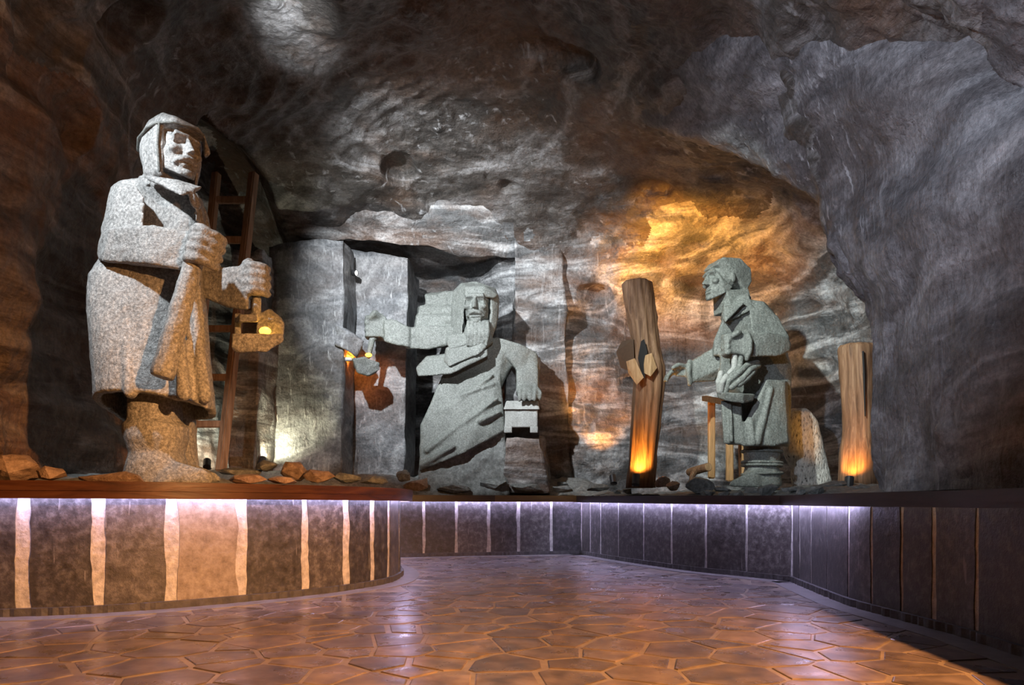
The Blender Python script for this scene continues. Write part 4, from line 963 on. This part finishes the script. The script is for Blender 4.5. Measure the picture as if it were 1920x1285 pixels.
b = bmesh.new(); chain(b, [P(1618, 660, 8.2 - .22), P(1620, 700, 8.2 - .225), P(1622, 780, 8.2 - .225)], [.012, .014, .006], 6); from_bm('crack', b, 'charcoal', p2)
def uplight(loc, target, label, power, col, ang=120):
    e = empty('uplight', loc, label, 'lamp', 'ground uplights')
    d = (Vector(target) - Vector(loc)).normalized(); b = bmesh.new()
    q = d.to_track_quat('Z', 'Y').to_matrix(); rs = []
    for z, r in ((-.05, .05), (.09, .05), (.09, .042), (.07, .04)):
        rs.append([Vector(loc) + q @ Vector((r * math.cos(2 * PI * k / 14), r * math.sin(2 * PI * k / 14), z)) for k in range(14)])
    loft(b, rs); hs = from_bm('housing', b, 'lamp_metal', e)
    b = bmesh.new(); ell(b, Vector(loc) + d * .075, (.036, .036, .012), q); from_bm('lens', b, 'lens_amber' if col[2] < .5 else 'lens_white', hs, True)
    b = cube_bm(Vector(loc) + Vector((0, 0, -.05)), (.09, .09, .03), .008); from_bm('base', b, 'lamp_metal', e)
    light('SPOT', 'uplight_beam', Vector(loc) + d * .10, Vector(loc) + d * 3, power, col, 0.03, ang, 0.6)
    return e
uplight(P(1192, 903, 8.93), P(1203, 780, 9.28), 'small dark uplight at the foot of the crooked timber post', 75, AMBER)
uplight(P(1592, 909, 7.86), P(1600, 800, 8.15), 'small dark uplight at the foot of the squared timber post', 30, AMBER)
uplight(P(1150, 902, 10.0), P(1135, 800, 10.6), 'uplight behind rubble washing the rock left of the crooked post', 170, (1, .34, .04), 55)
uplight(P(1210, 575, 9.75), P(1260, 490, 10.3), 'amber lamp fixed behind the top of the crooked post lighting the vault', 240, (1.0, .40, .05), 125)
uplight(P(388, 872, 9.2), P(392, 780, 10.0), 'white uplight on the ground behind the ladder', 70, (1.0, .95, .70))
uplight(P(490, 868, 9.5), P(520, 800, 10.0), 'white uplight at the foot of the hewn pillar', 60, (1.0, .93, .62))
# floodlight on the hewn panel
fl = empty('floodlight', P(662, 512, 10.6), 'small white cylindrical floodlight fixed high on the hewn panel', 'lamp')
b = bmesh.new(); capsule(b, P(654, 512, 10.6), P(666, 512, 10.5), .045); from_bm('housing', b, 'lamp_metal', fl, True)
b = bmesh.new(); ell(b, P(668, 512, 10.47), (.018, .02, .035)); from_bm('lens', b, 'lens_white', fl, True)

# ------------------------------------------------------------------ ladder, bench, log
lad = empty('ladder', P(390, 885, 9.0), 'old wooden ladder leaning in the shaft behind the hooded miner', 'ladder')
Ra0, Ra1 = P(406, 325, 8.95), P(352, 885, 8.45); Rb0, Rb1 = P(476, 325, 8.95), P(414, 885, 8.45)
def beam(a, b_, wx, wy):
    d = (b_ - a); q = d.to_track_quat('Z', 'Y').to_matrix(); bm = bmesh.new()
    bmesh.ops.create_cube(bm, size=1, matrix=Matrix.Translation((a + b_) / 2) @ q.to_4x4() @ Matrix.Diagonal((wx, wy, d.length, 1)))
    bmesh.ops.bevel(bm, geom=bm.edges[:], offset=min(wx, wy) * .15, segments=2, affect='EDGES')
    return bm
from_bm('rail', beam(Ra0, Ra1, .10, .10), 'wood_ladder', lad); from_bm('rail', beam(Rb0, Rb1, .11, .11), 'wood_ladder', lad)
for y in (378, 456, 540, 625, 715, 800):
    t = (y - 325) / 560; from_bm('rung', beam(Ra0.lerp(Ra1, t) - Vector((.05, 0, 0)), Rb0.lerp(Rb1, t) + Vector((.05, 0, 0)), .065, .085), 'wood_ladder', lad)
bn = empty('work_bench', P(1350, 892, 9.2), 'small rough wooden bench behind the tray of the bareheaded miner', 'bench')
b = box8([P(1316, 752, 9.0), P(1388, 766, 9.0), P(1400, 764, 9.5), P(1325, 750, 9.6), P(1316, 743, 9.0), P(1388, 757, 9.0), P(1400, 756, 9.5), P(1325, 742, 9.6)]); from_bm('bench_top', b, 'wood_bench', bn)
for a0, a1 in ((P(1334, 752, 9.2), P(1334, 898, 9.2)), (P(1368, 762, 9.08), P(1368, 903, 9.08)), (P(1390, 760, 9.35), P(1392, 898, 9.35))):
    from_bm('leg', beam(a0, a1, .085, .085), 'wood_bench', bn)
lg = empty('log', P(1312, 885, 9.0), 'short cut log with pale end grain on the rubble', 'log')
b = bmesh.new(); a0, a1 = P(1292, 886, 9.25), P(1328, 876, 8.85)
dL = a1 - a0; qL = dL.to_track_quat('Z', 'Y').to_matrix()
loft(b, [[a0 + dL * t + qL @ Vector((r * math.cos(2 * PI * k / 14), r * math.sin(2 * PI * k / 14), 0)) for k in range(14)] for t, r in ((0, .05), (.3, .058), (.7, .055), (1, .056))]); from_bm('bark', b, 'wood_post', lg, False)
b = bmesh.new(); loft(b, [[a0 + dL * t + qL @ Vector((.049 * math.cos(2 * PI * k / 14), .049 * math.sin(2 * PI * k / 14), 0)) for k in range(14)] for t in (.9, 1.012)]); from_bm('cut_end', b, 'wood_split', lg)
b = bmesh.new(); chain(b, [P(1302, 885, 8.95), P(1298, 893, 8.9), P(1296, 902, 8.88)], [.04, .035, .03], 8); from_bm('branch_stub', b, 'wood_post', lg)

# ------------------------------------------------------------------ single rocks on the rubble
PLACED = []
def rock(px, py, D, w_, h_, dp, mat, label, seed, tilt=0.0):
    rg = random.Random(seed); b = bmesh.new(); c0 = P(px, py, D)
    pts = []
    for k in range(22):
        v = Vector((rg.gauss(0, 1), rg.gauss(0, 1), rg.gauss(0, 1))).normalized()
        pts.append(Vector((v.x * w_ / 2, v.y * dp / 2, v.z * h_ / 2)) * rg.uniform(.85, 1.05))
    hull(b, [c0 + Matrix.Rotation(tilt, 3, 'Y') @ p for p in pts])
    bmesh.ops.triangulate(b, faces=b.faces[:]); bmesh.ops.subdivide_edges(b, edges=b.edges[:], cuts=2, use_grid_fill=True)
    o = rock_from_bm('rock', b, mat, None, 0.05 * min(w_, h_), 3.0 / min(w_, dp), seed, smooth=False)
    bot = min(v.co.z for v in o.data.vertices)
    if 8.9 < c0.y and c0.x < 1.6:
        dz = max(0.0, gz(c0.x, c0.y) - .03 - bot); o.data.transform(Matrix.Translation((0, 0, dz))); bot += dz
    o.data.transform(Matrix.Translation(-Vector((c0.x, c0.y, bot)))); o.location = (c0.x, c0.y, bot)
    PLACED.append((c0.x, c0.y, max(w_, dp) / 2))
    return tag(o, label, 'rock', 'loose rocks on the ledges')
G, T_ = 'rubble_grey', 'rubble_tan'
for k, a in enumerate([
    (25, 880, 4.75, .36, .24, .3, T_, 'brown rock at the far left end of the left coping', 0.2),
    (95, 888, 4.62, .20, .11, .2, T_, 'low brown rock beside the leftmost rock on the left ledge', 0.0),
    (215, 897, 4.72, .50, .10, .3, T_, "long flat tan rock left of the hooded miner's boots", 0.04),
    (470, 899, 4.95, .30, .09, .3, T_, "flat tan rock just right of the hooded miner's boot", -.06),
    (530, 901, 5.1, .22, .07, .3, T_, 'small low tan rock on the left ledge, near its curved end', .06),
    (500, 874, 7.2, .24, .13, .25, G, 'grey round rock under the white uplight by the hewn pillar', 0),
    (552, 884, 7.0, .36, .22, .3, T_, 'brownish rock in front of the hewn pillar foot', .1),
    (598, 893, 6.9, .34, .15, .3, T_, 'flat brownish rock between the hewn pillar and left coping', 0),
    (452, 884, 7.2, .5, .12, .3, G, "dark flat rock at the foot of the ladder's right rail", 0),
    (650, 897, 7.6, .36, .12, .3, G, 'grey slab of rubble below the hewn panel', .05),
    (700, 903, 8.2, .4, .14, .3, G, 'grey rock right of the slab of rubble below the hewn panel', 0),
    (757, 893, 9.6, .23, .19, .2, G, "round grey rock at the left of the bearded figure's base", 0),
    (785, 912, 9.75, .5, .18, .3, T_, 'brown angular rock at the end of the left coping', -.25),
    (850, 916, 9.8, .55, .14, .3, G, "wide grey rock in front of the bearded figure's hem", .05),
    (925, 908, 9.9, .45, .18, .3, G, 'grey rock below the stone casket', -.1),
    (985, 914, 9.9, .5, .16, .3, G, 'broad grey rock right of the rock below the casket', .05),
    (1060, 917, 10.0, .42, .12, .25, G, 'flat grey rock in the middle of the back ledge', 0),
    (1120, 915, 9.9, .35, .13, .25, G, 'flat grey rock left of the crooked post uplight', 0),
    (1243, 905, 8.75, .21, .18, .2, T_, 'squarish ochre rock right of the crooked post', 0),
    (1262, 912, 8.5, .18, .14, .2, T_, 'brown rock between the ochre rock and the bluish rock', 0),
    (1312, 911, 8.2, .42, .22, .3, G, "large bluish grey rock left of the bareheaded miner's boot", .12),
    (1355, 917, 7.9, .24, .10, .2, G, "small grey rock touching the bareheaded miner's boot tip", 0),
    (1425, 921, 7.6, .42, .09, .2, G, "flat grey rock in front of the bareheaded miner's boot", 0),
    (1490, 920, 7.4, .36, .11, .25, G, 'grey rock in front of the leaning salt block', .05),
    (1555, 913, 7.5, .44, .15, .25, G, 'grey rock left of the squared post uplight', -.12),
    (1612, 917, 7.3, .34, .11, .25, G, 'grey flat rock at the foot of the right rock wall', 0)]):
    rock(*a[:8], 100 + k, a[8])

# smaller loose stones strewn over the back and right ledges
rg2 = random.Random(77)
PATHS = [(FAR, 30, 60, 'small grey rubble stone along the back ledge', 'small stones on the back ledge'), (MID, 10, 30, 'small grey rubble stone along the middle ledge', 'small stones on the middle ledge')]
for pth, lo, cnt, lab, grp in PATHS:
    nn = normals2(pth)
    for k in range(cnt):
        i = rg2.randrange(lo, len(pth) - 4); off = rg2.uniform(.38, .60); p = pth[i] - nn[i] * off
        sz = rg2.uniform(.10, .22); z0 = gz(p.x, p.y)
        if any((p.x - a) ** 2 + (p.y - c_) ** 2 < (r_ * .9 + sz * .55) ** 2 for a, c_, r_ in PLACED): continue
        PLACED.append((p.x, p.y, sz * .6))
        b = bmesh.new(); pts = []
        for j in range(14):
            v = Vector((rg2.gauss(0, 1), rg2.gauss(0, 1), rg2.gauss(0, 1))).normalized(); pts.append(Vector((p.x + v.x * sz * .6, p.y + v.y * sz * .5, z0 + sz * .22 + v.z * sz * .34)))
        hull(b, pts); bmesh.ops.triangulate(b, faces=b.faces[:]); bmesh.ops.subdivide_edges(b, edges=b.edges[:], cuts=1, use_grid_fill=True)
        o = rock_from_bm('stone', b, 'rubble_grey', None, 0.05 * sz, 4 / sz, k, smooth=False)
        tag(o, lab, 'stone', grp)
